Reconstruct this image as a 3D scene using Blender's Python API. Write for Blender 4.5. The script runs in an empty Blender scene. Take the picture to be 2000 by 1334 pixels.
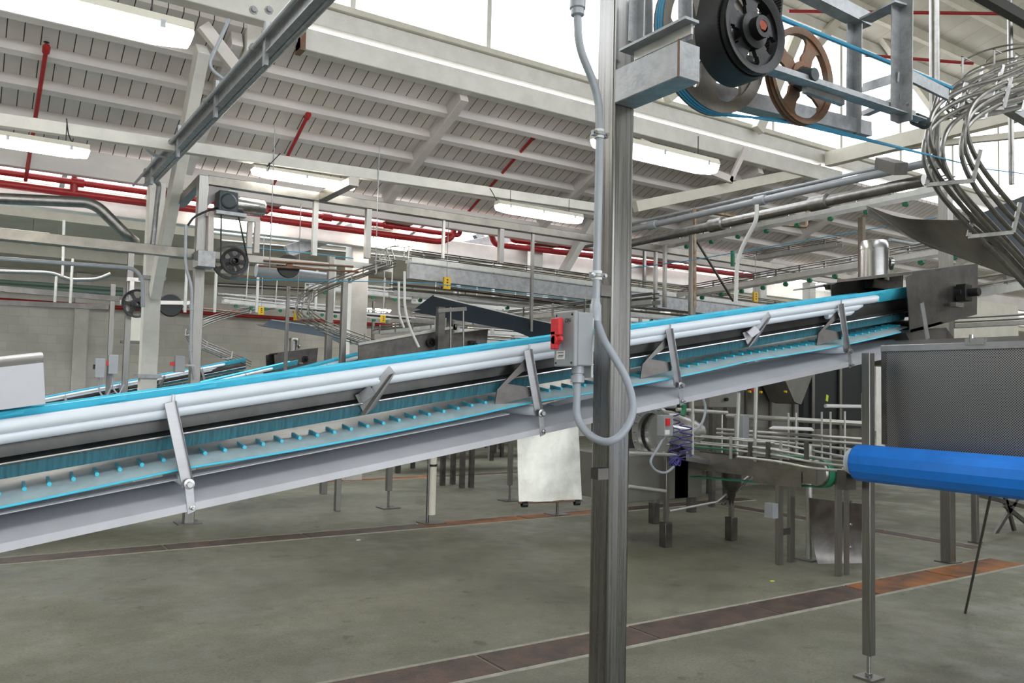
import bpy, math, random
from mathutils import Vector as V, Matrix
random.seed(7)
sc = bpy.context.scene
R = math.radians
# ---------------------------------------------------------------- camera
AZ, PITCH, ROLL, FPX = R(33.5), math.atan(90/1600), .022, 1600.
CAM = V((0, 0, 1.6))
_f0 = V((math.sin(AZ), math.cos(AZ), 0)); _r0 = V((math.cos(AZ), -math.sin(AZ), 0)); _z = V((0, 0, 1))
FW = _f0*math.cos(PITCH) + _z*math.sin(PITCH)
_u0 = -_f0*math.sin(PITCH) + _z*math.cos(PITCH)
RT = _r0*math.cos(ROLL) + _u0*math.sin(ROLL)
UP = _u0*math.cos(ROLL) - _r0*math.sin(ROLL)
cd = bpy.data.cameras.new('camera'); cam = bpy.data.objects.new('camera', cd); sc.collection.objects.link(cam)
cd.sensor_width = 36; cd.lens = FPX*36/2000; cd.clip_start = .05; cd.clip_end = 300
m = Matrix((RT, UP, -FW)).transposed().to_4x4(); m.translation = CAM; cam.matrix_world = m
sc.camera = cam
# ---------------------------------------------------------------- sky, exposure, lights
w = bpy.data.worlds.new('world'); sc.world = w; w.use_nodes = True
nt = w.node_tree; bg = nt.nodes['Background']
tc = nt.nodes.new('ShaderNodeTexCoord'); sp = nt.nodes.new('ShaderNodeSeparateXYZ'); cr = nt.nodes.new('ShaderNodeValToRGB')
nt.links.new(tc.outputs['Generated'], sp.inputs[0]); nt.links.new(sp.outputs['Z'], cr.inputs[0]); nt.links.new(cr.outputs[0], bg.inputs[0])
cr.color_ramp.elements[0].position = 0.0; cr.color_ramp.elements[0].color = (.30, .31, .30, 1)
cr.color_ramp.elements[1].position = .12; cr.color_ramp.elements[1].color = (.93, .97, 1, 1)
bg.inputs[1].default_value = 3.6
sc.view_settings.view_transform = 'Standard'; sc.view_settings.look = 'None'; sc.view_settings.gamma = 1
sc.view_settings.exposure = .55
sc.view_settings.use_curve_mapping = False
sc.cycles.use_denoising = True
sc.cycles.max_bounces = 6; sc.cycles.diffuse_bounces = 3; sc.cycles.glossy_bounces = 3
# ---------------------------------------------------------------- pixel to point on a real plane or at a real distance
def ray(x, y): return FW + RT*((x-1000)/FPX) + UP*((667-y)/FPX)
def D(x, y, d): return CAM + ray(x, y)*d
def onX(x, y, X): r = ray(x, y); return CAM + r*(X/r.x)
def onY(x, y, Y): r = ray(x, y); return CAM + r*(Y/r.y)
def onZ(x, y, Z): r = ray(x, y); return CAM + r*((Z-1.6)/r.z)
# ---------------------------------------------------------------- materials
def mat(name, col, metal=0., rough=.5, var=.0, scale=6., bump=0., col2=None, bscale=60., emit=None, stretch=None, spec=.5):
    M = bpy.data.materials.new(name); M.use_nodes = True; n = M.node_tree; b = n.nodes['Principled BSDF']
    b.inputs['Base Color'].default_value = (*col, 1); b.inputs['Metallic'].default_value = metal; b.inputs['Roughness'].default_value = rough
    b.inputs['Specular IOR Level'].default_value = spec
    if emit:
        b.inputs['Emission Color'].default_value = (*emit[0], 1); b.inputs['Emission Strength'].default_value = emit[1]
    if var or col2 or bump:
        t = n.nodes.new('ShaderNodeTexCoord'); mp = n.nodes.new('ShaderNodeMapping'); n.links.new(t.outputs['Object'], mp.inputs[0])
        if stretch: mp.inputs['Scale'].default_value = stretch
        nz = n.nodes.new('ShaderNodeTexNoise'); nz.inputs['Scale'].default_value = scale; nz.inputs['Detail'].default_value = 6; nz.inputs['Roughness'].default_value = .62
        n.links.new(mp.outputs[0], nz.inputs['Vector'])
        if var or col2:
            r = n.nodes.new('ShaderNodeValToRGB'); n.links.new(nz.outputs['Fac'], r.inputs[0]); n.links.new(r.outputs[0], b.inputs['Base Color'])
            c2 = col2 or tuple(c*(1-var) for c in col)
            r.color_ramp.elements[0].position = .36; r.color_ramp.elements[0].color = (*c2, 1)
            r.color_ramp.elements[1].position = .62; r.color_ramp.elements[1].color = (*col, 1)
        if metal > .5:
            mr = n.nodes.new('ShaderNodeMapRange'); n.links.new(nz.outputs['Fac'], mr.inputs[0])
            mr.inputs['To Min'].default_value = max(.05, rough-.1); mr.inputs['To Max'].default_value = rough+.12; n.links.new(mr.outputs[0], b.inputs['Roughness'])
        if bump:
            nb = n.nodes.new('ShaderNodeTexNoise'); nb.inputs['Scale'].default_value = bscale; nb.inputs['Detail'].default_value = 4
            n.links.new(mp.outputs[0], nb.inputs['Vector'])
            bp = n.nodes.new('ShaderNodeBump'); bp.inputs['Strength'].default_value = bump; bp.inputs['Distance'].default_value = .01
            n.links.new(nb.outputs['Fac'], bp.inputs['Height']); n.links.new(bp.outputs[0], b.inputs['Normal'])
    return M
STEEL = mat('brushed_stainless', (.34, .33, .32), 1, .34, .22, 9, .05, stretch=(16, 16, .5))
STEELD = mat('dull_stainless', (.20, .19, .185), 1, .38, .3, 7, .05)
STEELB = mat('bright_stainless', (.52, .52, .53), 1, .25, .12, 6, .03)
SHEET = mat('satin_sheet_steel', (.47, .47, .50), .92, .36, .14, 3, .03, stretch=(1, 6, 6))
TUBEM = mat('polished_steel_tube', (.36, .35, .34), 1, .36, .3, 12)
GALV = mat('galvanised_steel', (.44, .45, .47), .75, .48, .28, 14, .12)
ALU = mat('aluminium_paint', (.60, .60, .58), .55, .42, .15, 9)
WHITE = mat('white_paint', (.78, .76, .72), 0, .5, .12, 4, .08)
OLDW = mat('aged_white_paint', (.78, .725, .695), 0, .55, .16, 2.5, .15, stretch=(.4, 1, 1))
CREAM = mat('cream_paint', (.72, .69, .60), 0, .55, .12, 3)
PLAST = mat('white_plastic_rail', (.78, .84, .93), 0, .33, .05, 3)
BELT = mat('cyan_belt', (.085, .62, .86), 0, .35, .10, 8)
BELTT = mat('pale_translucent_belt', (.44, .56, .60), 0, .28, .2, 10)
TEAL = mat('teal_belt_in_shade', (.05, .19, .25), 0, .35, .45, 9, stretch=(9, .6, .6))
LUG = mat('cyan_lug', (.05, .50, .68), 0, .3)
BLUE = mat('royal_blue_belt', (.015, .25, .95), 0, .45, .15, 5, .05)
NAVY = mat('navy_board', (.008, .018, .030), 0, .6, .2, 3)
BLACK = mat('black_rubber', (.018, .018, .02), 0, .5, .3, 20, .1)
BLKM = mat('black_iron', (.025, .025, .028), .4, .38, .3, 14, .1)
RUST = mat('rusty_iron', (.20, .15, .115), .35, .6, .3, 9, .3, col2=(.23, .10, .05))
REDP = mat('red_pipe_paint', (.42, .018, .02), 0, .38, .25, 10)
REDH = mat('red_handle_plastic', (.72, .03, .04), 0, .4)
GREYP = mat('grey_plastic', (.34, .36, .39), 0, .45, .08, 8)
GREYC = mat('grey_conduit', (.42, .45, .50), .1, .35, .1, 12)
GREYH = mat('grey_flexible_hose', (.34, .37, .43), 0, .35)
MOTG = mat('slate_motor_paint', (.05, .065, .075), .2, .45, .2, 9)
GREEN = mat('green_plastic', (.02, .20, .10), 0, .4)
GRNP = mat('green_pipe_paint', (.22, .33, .28), 0, .5)
YEL = mat('yellow_plastic', (.80, .50, .02), 0, .45)
HIVIS = mat('lime_tag', (.62, .75, .05), 0, .5)
PAPER = mat('white_label', (.8, .8, .8), 0, .6)
INK = mat('dark_ink', (.05, .05, .055), 0, .6)
PURP = mat('violet_hose', (.06, .05, .24), 0, .35)
ROPE = mat('blue_rope', (.06, .33, .55), 0, .5)
CAST = mat('cast_iron_drain', (.115, .07, .055), .35, .55, .3, 6, .5, col2=(.05, .04, .037), bscale=90)
CASTR = mat('rusted_iron_drain', (.34, .12, .025), .2, .62, .2, 2.2, .5, col2=(.07, .038, .026), bscale=90)
CONC = mat('pale_concrete_edge', (.36, .35, .30), 0, .8, .25, 12, .3)
STEELH = mat('stained_stainless', (.30, .28, .25), 1, .36, .3, 4, .05)
COLS = mat('column_stainless', (.30, .295, .29), 1, .27, .35, 5, .02, stretch=(14, 14, .25))
PANM = mat('drip_pan_sheet', (.62, .62, .67), .3, .42, .12, 3)
HOODM = mat('hood_sheet', (.34, .34, .36), .9, .36, .14, 3)
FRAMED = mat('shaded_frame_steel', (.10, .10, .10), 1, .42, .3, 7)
BROWNP = mat('brown_stained_post', (.20, .16, .13), .6, .5, .3, 8)
TUBEL = mat('lamp_diffuser', (.9, .9, .85), 0, .4, emit=((1, .95, .85), 13.))
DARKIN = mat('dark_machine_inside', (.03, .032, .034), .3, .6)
CAB = mat('grey_machine_enclosure', (.27, .26, .245), .7, .45, .15, 4)

def floor_mat():
    M = bpy.data.materials.new('sealed_concrete_floor'); M.use_nodes = True; n = M.node_tree; b = n.nodes['Principled BSDF']; L = n.links.new
    t = n.nodes.new('ShaderNodeTexCoord')
    def noise(s, d=6): q = n.nodes.new('ShaderNodeTexNoise'); q.inputs['Scale'].default_value = s; q.inputs['Detail'].default_value = d; q.inputs['Roughness'].default_value = .6; L(t.outputs['Object'], q.inputs['Vector']); return q
    def ramp(a, ca, c, cc, src): r = n.nodes.new('ShaderNodeValToRGB'); r.color_ramp.elements[0].position = a; r.color_ramp.elements[0].color = (*ca, 1); r.color_ramp.elements[1].position = c; r.color_ramp.elements[1].color = (*cc, 1); L(src, r.inputs[0]); return r
    def mul(x, y, f=1): m = n.nodes.new('ShaderNodeMixRGB'); m.blend_type = 'MULTIPLY'; m.inputs[0].default_value = f; L(x, m.inputs[1]); L(y, m.inputs[2]); return m.outputs[0]
    a = ramp(.3, (.145, .145, .102), .7, (.205, .202, .152), noise(1.3).outputs[0])
    c = ramp(.36, (.45, .44, .41), .53, (1, 1, 1), noise(.42, 9).outputs[0])
    e = ramp(.30, (.6, .6, .6), .62, (1.1, 1.1, 1.1), noise(55, 3).outputs[0])
    g = ramp(.30, (.35, .33, .3), .37, (1, 1, 1), noise(5.5, 4).outputs[0])
    o = mul(mul(mul(a.outputs[0], c.outputs[0], .75), e.outputs[0], .75), g.outputs[0], .7)
    L(o, b.inputs['Base Color']); b.inputs['Roughness'].default_value = .5
    rr = ramp(.35, (.33,)*3, .6, (.62,)*3, noise(2.2).outputs[0]); L(rr.outputs[0], b.inputs['Roughness'])
    bp = n.nodes.new('ShaderNodeBump'); bp.inputs['Strength'].default_value = .35; bp.inputs['Distance'].default_value = .004; L(noise(140, 3).outputs[0], bp.inputs['Height']); L(bp.outputs[0], b.inputs['Normal'])
    return M
FLOOR = floor_mat()

def board_mat(name, col, gapcol, width=.165, brick=False):
    M = bpy.data.materials.new(name); M.use_nodes = True; n = M.node_tree; b = n.nodes['Principled BSDF']; L = n.links.new
    t = n.nodes.new('ShaderNodeTexCoord'); mp = n.nodes.new('ShaderNodeMapping'); L(t.outputs['Object'], mp.inputs[0])
    br = n.nodes.new('ShaderNodeTexBrick'); L(mp.outputs[0], br.inputs['Vector'])
    if brick:   # block wall on the X-Z plane
        mp.inputs['Rotation'].default_value = (R(-90), 0, 0)
        br.inputs['Brick Width'].default_value = .4; br.inputs['Row Height'].default_value = .2; br.inputs['Mortar Size'].default_value = .008; br.inputs['Scale'].default_value = 1
    else:       # boards running along Y
        mp.inputs['Rotation'].default_value = (0, 0, R(90))
        br.inputs['Brick Width'].default_value = 30; br.inputs['Row Height'].default_value = width; br.inputs['Mortar Size'].default_value = .006; br.inputs['Scale'].default_value = 1
    br.inputs['Mortar Smooth'].default_value = .1
    if not brick: br.offset = 0; mp.inputs['Location'].default_value = (7, 0, 0)
    br.inputs['Color1'].default_value = (*col, 1); br.inputs['Color2'].default_value = (*[c*.93 for c in col], 1); br.inputs['Mortar'].default_value = (*gapcol, 1)
    nz = n.nodes.new('ShaderNodeTexNoise'); nz.inputs['Scale'].default_value = 1.7; nz.inputs['Detail'].default_value = 6; L(t.outputs['Object'], nz.inputs['Vector'])
    r = n.nodes.new('ShaderNodeValToRGB'); r.color_ramp.elements[0].position = .3; r.color_ramp.elements[0].color = (.80, .79, .77, 1); r.color_ramp.elements[1].position = .6; r.color_ramp.elements[1].color = (1, 1, 1, 1); L(nz.outputs[0], r.inputs[0])
    mx = n.nodes.new('ShaderNodeMixRGB'); mx.blend_type = 'MULTIPLY'; mx.inputs[0].default_value = .8; L(br.outputs['Color'], mx.inputs[1]); L(r.outputs[0], mx.inputs[2])
    L(mx.outputs[0], b.inputs['Base Color']); b.inputs['Roughness'].default_value = .6
    bp = n.nodes.new('ShaderNodeBump'); bp.invert = True; bp.inputs['Strength'].default_value = .5; bp.inputs['Distance'].default_value = .01; L(br.outputs['Fac'], bp.inputs['Height']); L(bp.outputs[0], b.inputs['Normal'])
    return M
BOARDS = board_mat('white_roof_boards', (.80, .75, .725), (.05, .045, .04))
BOARDC = board_mat('cream_roof_boards', (.76, .74, .66), (.45, .43, .38), .6)
BLOCKS = board_mat('painted_block_wall', (.78, .77, .73), (.70, .69, .65), brick=True)

def perf_mat():
    M = bpy.data.materials.new('perforated_steel'); M.use_nodes = True; n = M.node_tree; b = n.nodes['Principled BSDF']; L = n.links.new
    t = n.nodes.new('ShaderNodeTexCoord'); v = n.nodes.new('ShaderNodeTexVoronoi'); v.voronoi_dimensions = '2D'; v.inputs['Scale'].default_value = 105; v.inputs['Randomness'].default_value = 0
    sx = n.nodes.new('ShaderNodeSeparateXYZ'); cx = n.nodes.new('ShaderNodeCombineXYZ'); L(t.outputs['Object'], sx.inputs[0]); L(sx.outputs['Y'], cx.inputs['X']); L(sx.outputs['Z'], cx.inputs['Y'])
    mp = n.nodes.new('ShaderNodeMapping'); mp.inputs['Rotation'].default_value = (0, 0, R(45)); L(cx.outputs[0], mp.inputs[0]); L(mp.outputs[0], v.inputs['Vector'])
    r = n.nodes.new('ShaderNodeValToRGB'); r.color_ramp.interpolation = 'LINEAR'
    r.color_ramp.elements[0].position = .30; r.color_ramp.elements[0].color = (.07, .07, .07, 1); r.color_ramp.elements[1].position = .44; r.color_ramp.elements[1].color = (.46, .46, .48, 1)
    L(v.outputs['Distance'], r.inputs[0]); L(r.outputs[0], b.inputs['Base Color']); b.inputs['Metallic'].default_value = .9; b.inputs['Roughness'].default_value = .4
    return M
PERF = perf_mat()
def glass_mat():
    M = bpy.data.materials.new('window_glass'); M.use_nodes = True; n = M.node_tree; n.nodes.remove(n.nodes['Principled BSDF'])
    o = n.nodes['Material Output']; a = n.nodes.new('ShaderNodeBsdfTransparent'); g = n.nodes.new('ShaderNodeBsdfGlossy'); g.inputs['Roughness'].default_value = .05
    mx = n.nodes.new('ShaderNodeMixShader'); mx.inputs[0].default_value = .05; n.links.new(a.outputs[0], mx.inputs[1]); n.links.new(g.outputs[0], mx.inputs[2]); n.links.new(mx.outputs[0], o.inputs[0])
    return M
GLASS = glass_mat()
# ---------------------------------------------------------------- mesh builder
def frame(t, up=_z):
    t = t.normalized()
    if abs(t.dot(up)) > .97: up = V((0, 1, 0)) if abs(t.y) < .9 else V((1, 0, 0))
    s = t.cross(up).normalized(); u = s.cross(t).normalized()
    return t, s, u
def rounded(pts, rad, n=5):
    pts = [V(p) for p in pts]; out = [pts[0]]
    for a, b, c in zip(pts, pts[1:], pts[2:]):
        d1 = (a-b); d2 = (c-b); l = min(rad, d1.length*.48, d2.length*.48)
        p, q = b+d1.normalized()*l, b+d2.normalized()*l
        for i in range(n+1):
            t = i/n; out.append(p*(1-t)**2 + b*2*t*(1-t) + q*t*t)
    out.append(pts[-1]); return out
def spline(pts, n=6):
    pts = [V(p) for p in pts]; P = [pts[0]*2-pts[1]] + pts + [pts[-1]*2-pts[-2]]; out = []
    for i in range(1, len(P)-2):
        a, b, c, d = P[i-1:i+3]
        for k in range(n):
            t = k/n; out.append(.5*((2*b)+(c-a)*t+(2*a-5*b+4*c-d)*t*t+(3*b-a-3*c+d)*t**3))
    out.append(pts[-1]); return out
class MB:
    def __init__(s): s.v = []; s.f = []
    def hexa(s, c):
        k = len(s.v); s.v += [V(p) for p in c]
        s.f += [tuple(k+i for i in q) for q in ((0, 3, 2, 1), (4, 5, 6, 7), (0, 1, 5, 4), (1, 2, 6, 5), (2, 3, 7, 6), (3, 0, 4, 7))]; return s
    def box(s, a, b):
        a, b = V(a), V(b); x0, x1 = sorted((a.x, b.x)); y0, y1 = sorted((a.y, b.y)); z0, z1 = sorted((a.z, b.z))
        return s.hexa([(x0, y0, z0), (x1, y0, z0), (x1, y1, z0), (x0, y1, z0), (x0, y0, z1), (x1, y0, z1), (x1, y1, z1), (x0, y1, z1)])
    def bar(s, p, q, w, h, up=_z, off=(0, 0)):
        p, q = V(p), V(q); t, sd, u = frame(q-p, V(up)); o = sd*off[0]+u*off[1]; W, H = sd*w/2, u*h/2
        return s.hexa([p+o-W-H, p+o+W-H, p+o+W+H, p+o-W+H, q+o-W-H, q+o+W-H, q+o+W+H, q+o-W+H])
    def angle(s, p, q, a, th=.006, up=_z, flip=1):   # L section
        p, q = V(p), V(q); t, sd, u = frame(q-p, V(up)); sd = sd*flip
        s.bar(p, q, th, a, up); s.bar(p+sd*a/2-u*(a/2-th/2), q+sd*a/2-u*(a/2-th/2), a, th, up); return s
    def cbeam(s, p, q, w, h, th=.012, up=_z):        # I section
        s.bar(p, q, th, h, up); s.bar(p, q, w, th, up, (0, h/2)); s.bar(p, q, w, th, up, (0, -h/2)); return s
    def tube(s, pts, r, n=10, closed=False, caps=True):
        pts = [V(p) for p in pts]; k0 = len(s.v); N = len(pts); up = None
        for i, p in enumerate(pts):
            if closed: t = (pts[(i+1) % N]-pts[i-1])
            else: t = (pts[min(i+1, N-1)]-pts[max(i-1, 0)])
            t.normalize()
            if up is None: _, a, b = frame(t)
            else:
                a = up-t*up.dot(t); a.normalize(); b = a.cross(t)*-1
            up = a; b = t.cross(a)
            rr = r[i] if isinstance(r, (list, tuple)) else r
            for j in range(n):
                g = 2*math.pi*j/n; s.v.append(p+(a*math.cos(g)+b*math.sin(g))*rr)
        for i in range(N if closed else N-1):
            A, B = k0+i*n, k0+((i+1) % N)*n
            for j in range(n): s.f.append((A+j, A+(j+1) % n, B+(j+1) % n, B+j))
        if caps and not closed:
            s.f.append(tuple(k0+j for j in reversed(range(n)))); s.f.append(tuple(k0+(N-1)*n+j for j in range(n)))
        return s
    def cyl(s, p, q, r, n=14): return s.tube([p, q], r, n)
    def lathe(s, prof, c, ax, n=28, close=False):    # prof: (radius, along)
        c = V(c); t, a, b = frame(V(ax)); k = len(s.v)
        for (r, h) in prof:
            for j in range(n):
                g = 2*math.pi*j/n; s.v.append(c+t*h+(a*math.cos(g)+b*math.sin(g))*max(r, 1e-4))
        m = len(prof)
        for i in range(m if close else m-1):
            A, B = k+i*n, k+((i+1) % m)*n
            for j in range(n): s.f.append((A+j, A+(j+1) % n, B+(j+1) % n, B+j))
        return s
    def prism(s, pts, vec):
        pts = [V(p) for p in pts]; vec = V(vec); k = len(s.v); n = len(pts); s.v += pts+[p+vec for p in pts]
        s.f.append(tuple(k+i for i in reversed(range(n)))); s.f.append(tuple(k+n+i for i in range(n)))
        for i in range(n): j = (i+1) % n; s.f.append((k+i, k+j, k+n+j, k+n+i))
        return s
    def sheet(s, rows, th=.003):                      # rows of points -> a thick sheet
        rows = [[V(p) for p in r] for r in rows]; nr, nc = len(rows), len(rows[0]); k = len(s.v); top = []; bot = []
        for i in range(nr):
            for j in range(nc):
                du = rows[min(i+1, nr-1)][j]-rows[max(i-1, 0)][j]; dv = rows[i][min(j+1, nc-1)]-rows[i][max(j-1, 0)]
                nn = du.cross(dv); nn.normalize(); top.append(rows[i][j]+nn*th/2); bot.append(rows[i][j]-nn*th/2)
        s.v += top+bot; o = nr*nc; I = lambda i, j: k+i*nc+j
        for i in range(nr-1):
            for j in range(nc-1):
                s.f.append((I(i, j), I(i+1, j), I(i+1, j+1), I(i, j+1))); s.f.append((o+I(i, j), o+I(i, j+1), o+I(i+1, j+1), o+I(i+1, j)))
        for i in range(nr-1):
            s.f.append((I(i, 0), o+I(i, 0), o+I(i+1, 0), I(i+1, 0))); s.f.append((I(i, nc-1), I(i+1, nc-1), o+I(i+1, nc-1), o+I(i, nc-1)))
        for j in range(nc-1):
            s.f.append((I(0, j), I(0, j+1), o+I(0, j+1), o+I(0, j))); s.f.append((I(nr-1, j), o+I(nr-1, j), o+I(nr-1, j+1), I(nr-1, j+1)))
        return s
    def build(s, name, mt, parent=None, bevel=0, smooth=True):
        if parent is not None:
            o0 = V((0, 0, 0)); p = parent
            while p is not None: o0 = o0+p.location; p = p.parent
        else: o0 = V((0, 0, 0))
        lo = V([min(p[i] for p in s.v) for i in range(3)]); hi = V([max(p[i] for p in s.v) for i in range(3)])
        c = V(((lo.x+hi.x)/2, (lo.y+hi.y)/2, lo.z))
        me = bpy.data.meshes.new(name); me.from_pydata([tuple(p-c) for p in s.v], [], s.f)
        import bmesh
        b = bmesh.new(); b.from_mesh(me); bmesh.ops.recalc_face_normals(b, faces=b.faces); b.to_mesh(me); b.free()
        if smooth:
            me.polygons.foreach_set('use_smooth', [True]*len(me.polygons)); me.set_sharp_from_angle(angle=R(38))
        me.materials.append(mt); o = bpy.data.objects.new(name, me); sc.collection.objects.link(o); o.location = c-o0
        if parent is not None: o.parent = parent
        if bevel:
            q = o.modifiers.new('b', 'BEVEL'); q.width = bevel; q.segments = 2; q.limit_method = 'ANGLE'; q.angle_limit = R(50)
        return o
def tag(o, label, cat, group=None, kind=None):
    if label: o['label'] = label
    if cat: o['category'] = cat
    if group: o['group'] = group
    if kind: o['kind'] = kind
    return o
def thing(name, label, cat, loc=(0, 0, 0), group=None):
    o = bpy.data.objects.new(name, None); sc.collection.objects.link(o); o.location = loc; o.empty_display_size = .1
    return tag(o, label, cat, group)
def kids(o): return [c for c in bpy.data.objects if c.parent == o]
def copy_tree(o, parent=None, ch=None):
    if ch is None:
        ch = {}
        for c in bpy.data.objects:
            if c.parent: ch.setdefault(c.parent.name, []).append(c)
    c = o.copy(); sc.collection.objects.link(c)
    if parent is not None: c.parent = parent
    for k in ch.get(o.name, []): copy_tree(k, c, ch)
    return c
def dup(o, d, label, group=None):
    c = copy_tree(o); c.location = o.location+V(d); c['label'] = label
    if group: c['group'] = group
    return c
def struct(mb, name, mt, bevel=0): return tag(mb.build(name, mt, None, bevel), None, None, None, 'structure')
# ================================================================ THE ROOM
XE = 42.
struct(MB().box((-9, -6, -.2), (XE, 22, 0)), 'floor', FLOOR)
struct(MB().box((-9.3, -6, -.2), (-9, 22.3, 10)), 'wall_left', CREAM)
# side of the hall behind the viewer: wall with an opening added for frontal light, low roof, second clerestory
for a, b in (((-9, 0), (-5.5, 4.6)), ((9.5, 0), (XE, 4.6)), ((-5.5, 3.9), (9.5, 4.6))): struct(MB().box((a[0], -6.2, a[1]), (b[0], -6, b[1])), 'wall_front', CREAM)
mb = MB(); mb.hexa([(-9, -6, 4.6), (XE, -6, 4.6), (XE, -1.6, 5.9), (-9, -1.6, 5.9), (-9, -6, 4.66), (XE, -6, 4.66), (XE, -1.6, 5.96), (-9, -1.6, 5.96)]); struct(mb, 'ceiling_front_aisle', CREAM)
mb = MB(); mb.hexa([(-9, -1.8, 8.6), (XE, -1.8, 8.6), (XE, 4.6, 9.95), (-9, 4.6, 9.95), (-9, -1.8, 8.65), (XE, -1.8, 8.65), (XE, 4.6, 10.0), (-9, 4.6, 10.0)]); struct(mb, 'ceiling_high_front', CREAM)
struct(MB().box((-9, -1.8, 5.9), (XE, -1.6, 6.2)), 'trim_front_sill', WHITE)
struct(MB().box((-9, 22, -.2), (XE, 22.3, 6)), 'wall_back', BLOCKS)
struct(MB().box((XE, -5, -.2), (XE+.3, 22.3, 10)), 'wall_right', CREAM)
# aisle roof of boards, falling away from the high clerestory
YA, ZA, SL, YB = 9.55, 5.72, .42, 12.05
def zc(Y): return ZA-SL*(Y-YA)
mb = MB(); mb.hexa([(-9, YA, zc(YA)), (XE, YA, zc(YA)), (XE, YB+.1, zc(YB+.1)), (-9, YB+.1, zc(YB+.1)), (-9, YA, zc(YA)+.06), (XE, YA, zc(YA)+.06), (XE, YB+.1, zc(YB+.1)+.06), (-9, YB+.1, zc(YB+.1)+.06)])
struct(mb, 'ceiling_aisle', BOARDS)
for Y in (10.0, 10.5, 11.02, 11.55):
    struct(MB().bar((-9, Y, zc(Y)-.075), (XE, Y, zc(Y)-.075), .09, .15, (0, SL, 1)), 'trim_purlin', OLDW)
struct(MB().bar((-9, YB, 4.42), (XE, YB, 4.42), .14, .34), 'trim_valley_beam', OLDW, .01)
for k in range(9):
    X = 2.42+3.05*k
    struct(MB().bar((X, YA+.05, zc(YA+.05)-.11), (X, YB-.02, zc(YB)-.11), .13, .2), 'trim_rafter', OLDW, .006)
# low box beam, sill beam and high window band of the clerestory
struct(MB().box((3.12, 9.44, 5.60), (13.75, 9.62, 5.87)), 'trim_box_beam', WHITE, .012)
struct(MB().box((3.12, 9.43, 5.58), (3.18, 9.63, 5.88)), 'trim_beam_end', RUST)
struct(MB().box((-9, 9.46, 5.95), (XE, 9.60, 6.18)), 'trim_sill_beam', WHITE, .01)
struct(MB().box((-9, 9.40, 6.18), (XE, 9.58, 6.26)), 'trim_window_sill', CREAM, .01)
struct(MB().box((-9, 9.40, 8.42), (XE, 9.60, 8.62)), 'trim_window_head', WHITE, .01)
x = -4.2; n = 0
while x < 32:
    struct(MB().box((x-.035, 9.47, 6.26), (x+.035, 9.55, 8.42)), 'trim_mullion', WHITE)
    g = MB().box((x+.035, 9.505, 6.26), (x+1.96, 9.512, 8.42)); n += 1
    if x > 1: struct(g, 'window_%d' % n, GLASS)
    x += 1.995
# high roof over the clerestory: boards and rafters, seen top right
mb = MB(); mb.hexa([(-9, 4.6, 9.95), (XE, 4.6, 9.95), (XE, 9.7, 8.55), (-9, 9.7, 8.55), (-9, 4.6, 10.0), (XE, 4.6, 10.0), (XE, 9.7, 8.6), (-9, 9.7, 8.6)])
struct(mb, 'ceiling_high', BOARDC)
for Y in (5.2, 6.1, 7.0, 7.9, 8.8):
    z = 8.55+(9.7-Y)*.2745
    struct(MB().bar((-2, Y, z-.09), (XE, Y, z-.09), .1, .2), 'trim_high_purlin', CREAM)
# top-left double beam with bolts
bm = thing('roof_beam', 'thick white roof beam with two bolts at the top edge beside the steel rail', 'beam', (0, 9.2, 5.65))
bm['kind'] = 'structure'
MB().box((-4, 9.05, 5.64), (3.05, 9.25, 6.05)).build('trim_top_beam', WHITE, bm, .01)
for px in (495, 525): MB().lathe([(0, -.04), (.028, -.04), (.034, -.01), (.05, -.01), (.05, 0)], onY(px, 20, 9.05), (0, 1, 0), 8).build('bolt', GALV, bm)
# tie beams
struct(MB().bar(onY(-60, 226, 9.5), onY(1230, 416, 9.5), .1, .13), 'trim_tie_beam', WHITE, .006)
struct(MB().bar(onY(1240, 404, 9.5), onX(1600, 330, 13.2), .12, .17), 'trim_tie_beam', CREAM, .006)
struct(MB().bar(onX(1616, 312, 13.2), onX(2010, 215, 13.2), .16, .26), 'trim_tie_beam', CREAM, .006)
struct(MB().bar(onX(1640, 300, 13.3), onX(2010, 262, 13.3), .1, .1), 'trim_tie_beam', CREAM, .006)
# strips of daylight and the second bay
struct(MB().box((-9, 12.72, 3.90), (XE, 12.92, 4.20)), 'trim_bay_beam', WHITE, .01)
zb_ = lambda Y: 5.6-(Y-12.95)*.1657
mb = MB(); mb.hexa([(-9, 16.6, zb_(16.6)), (XE, 16.6, zb_(16.6)), (XE, 22, 4.10), (-9, 22, 4.10), (-9, 16.6, zb_(16.6)+.06), (XE, 16.6, zb_(16.6)+.06), (XE, 22, 4.16), (-9, 22, 4.16)])
x = -9.; n = 100  # roof glazing added to bring daylight onto the block wall
while x < XE-1:
    n += 1; struct(MB().bar((x, 12.95, zb_(12.95)-.06), (x, 16.6, zb_(16.6)-.06), .08, .14), 'trim_added_skylight_bar', WHITE)
    if n % 4 == 1: struct(MB().hexa([(x, 12.95, 5.62), (x+6.8, 12.95, 5.62), (x+6.8, 16.6, zb_(16.6)+.02), (x, 16.6, zb_(16.6)+.02), (x, 12.95, 5.63), (x+6.8, 12.95, 5.63), (x+6.8, 16.6, zb_(16.6)+.03), (x, 16.6, zb_(16.6)+.03)]), 'window_%d' % n, GLASS)
    x += 1.7
struct(mb, 'ceiling_second_bay', CREAM)
for X in (-3, 2.0, 3.3, 5.5, 8.5, 11.5, 14.5, 18, 22, 27): struct(MB().box((X, 12.1, 4.24), (X+.5, 12.9, 4.30)), 'trim_gutter_piece', OLDW)
for Y in (15.2, 17.6, 20): z = 5.6-(Y-12.95)*.1657; struct(MB().box((-9, Y, z-.26), (XE, Y+.14, z-.02)), 'trim_second_purlin', CREAM)
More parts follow.
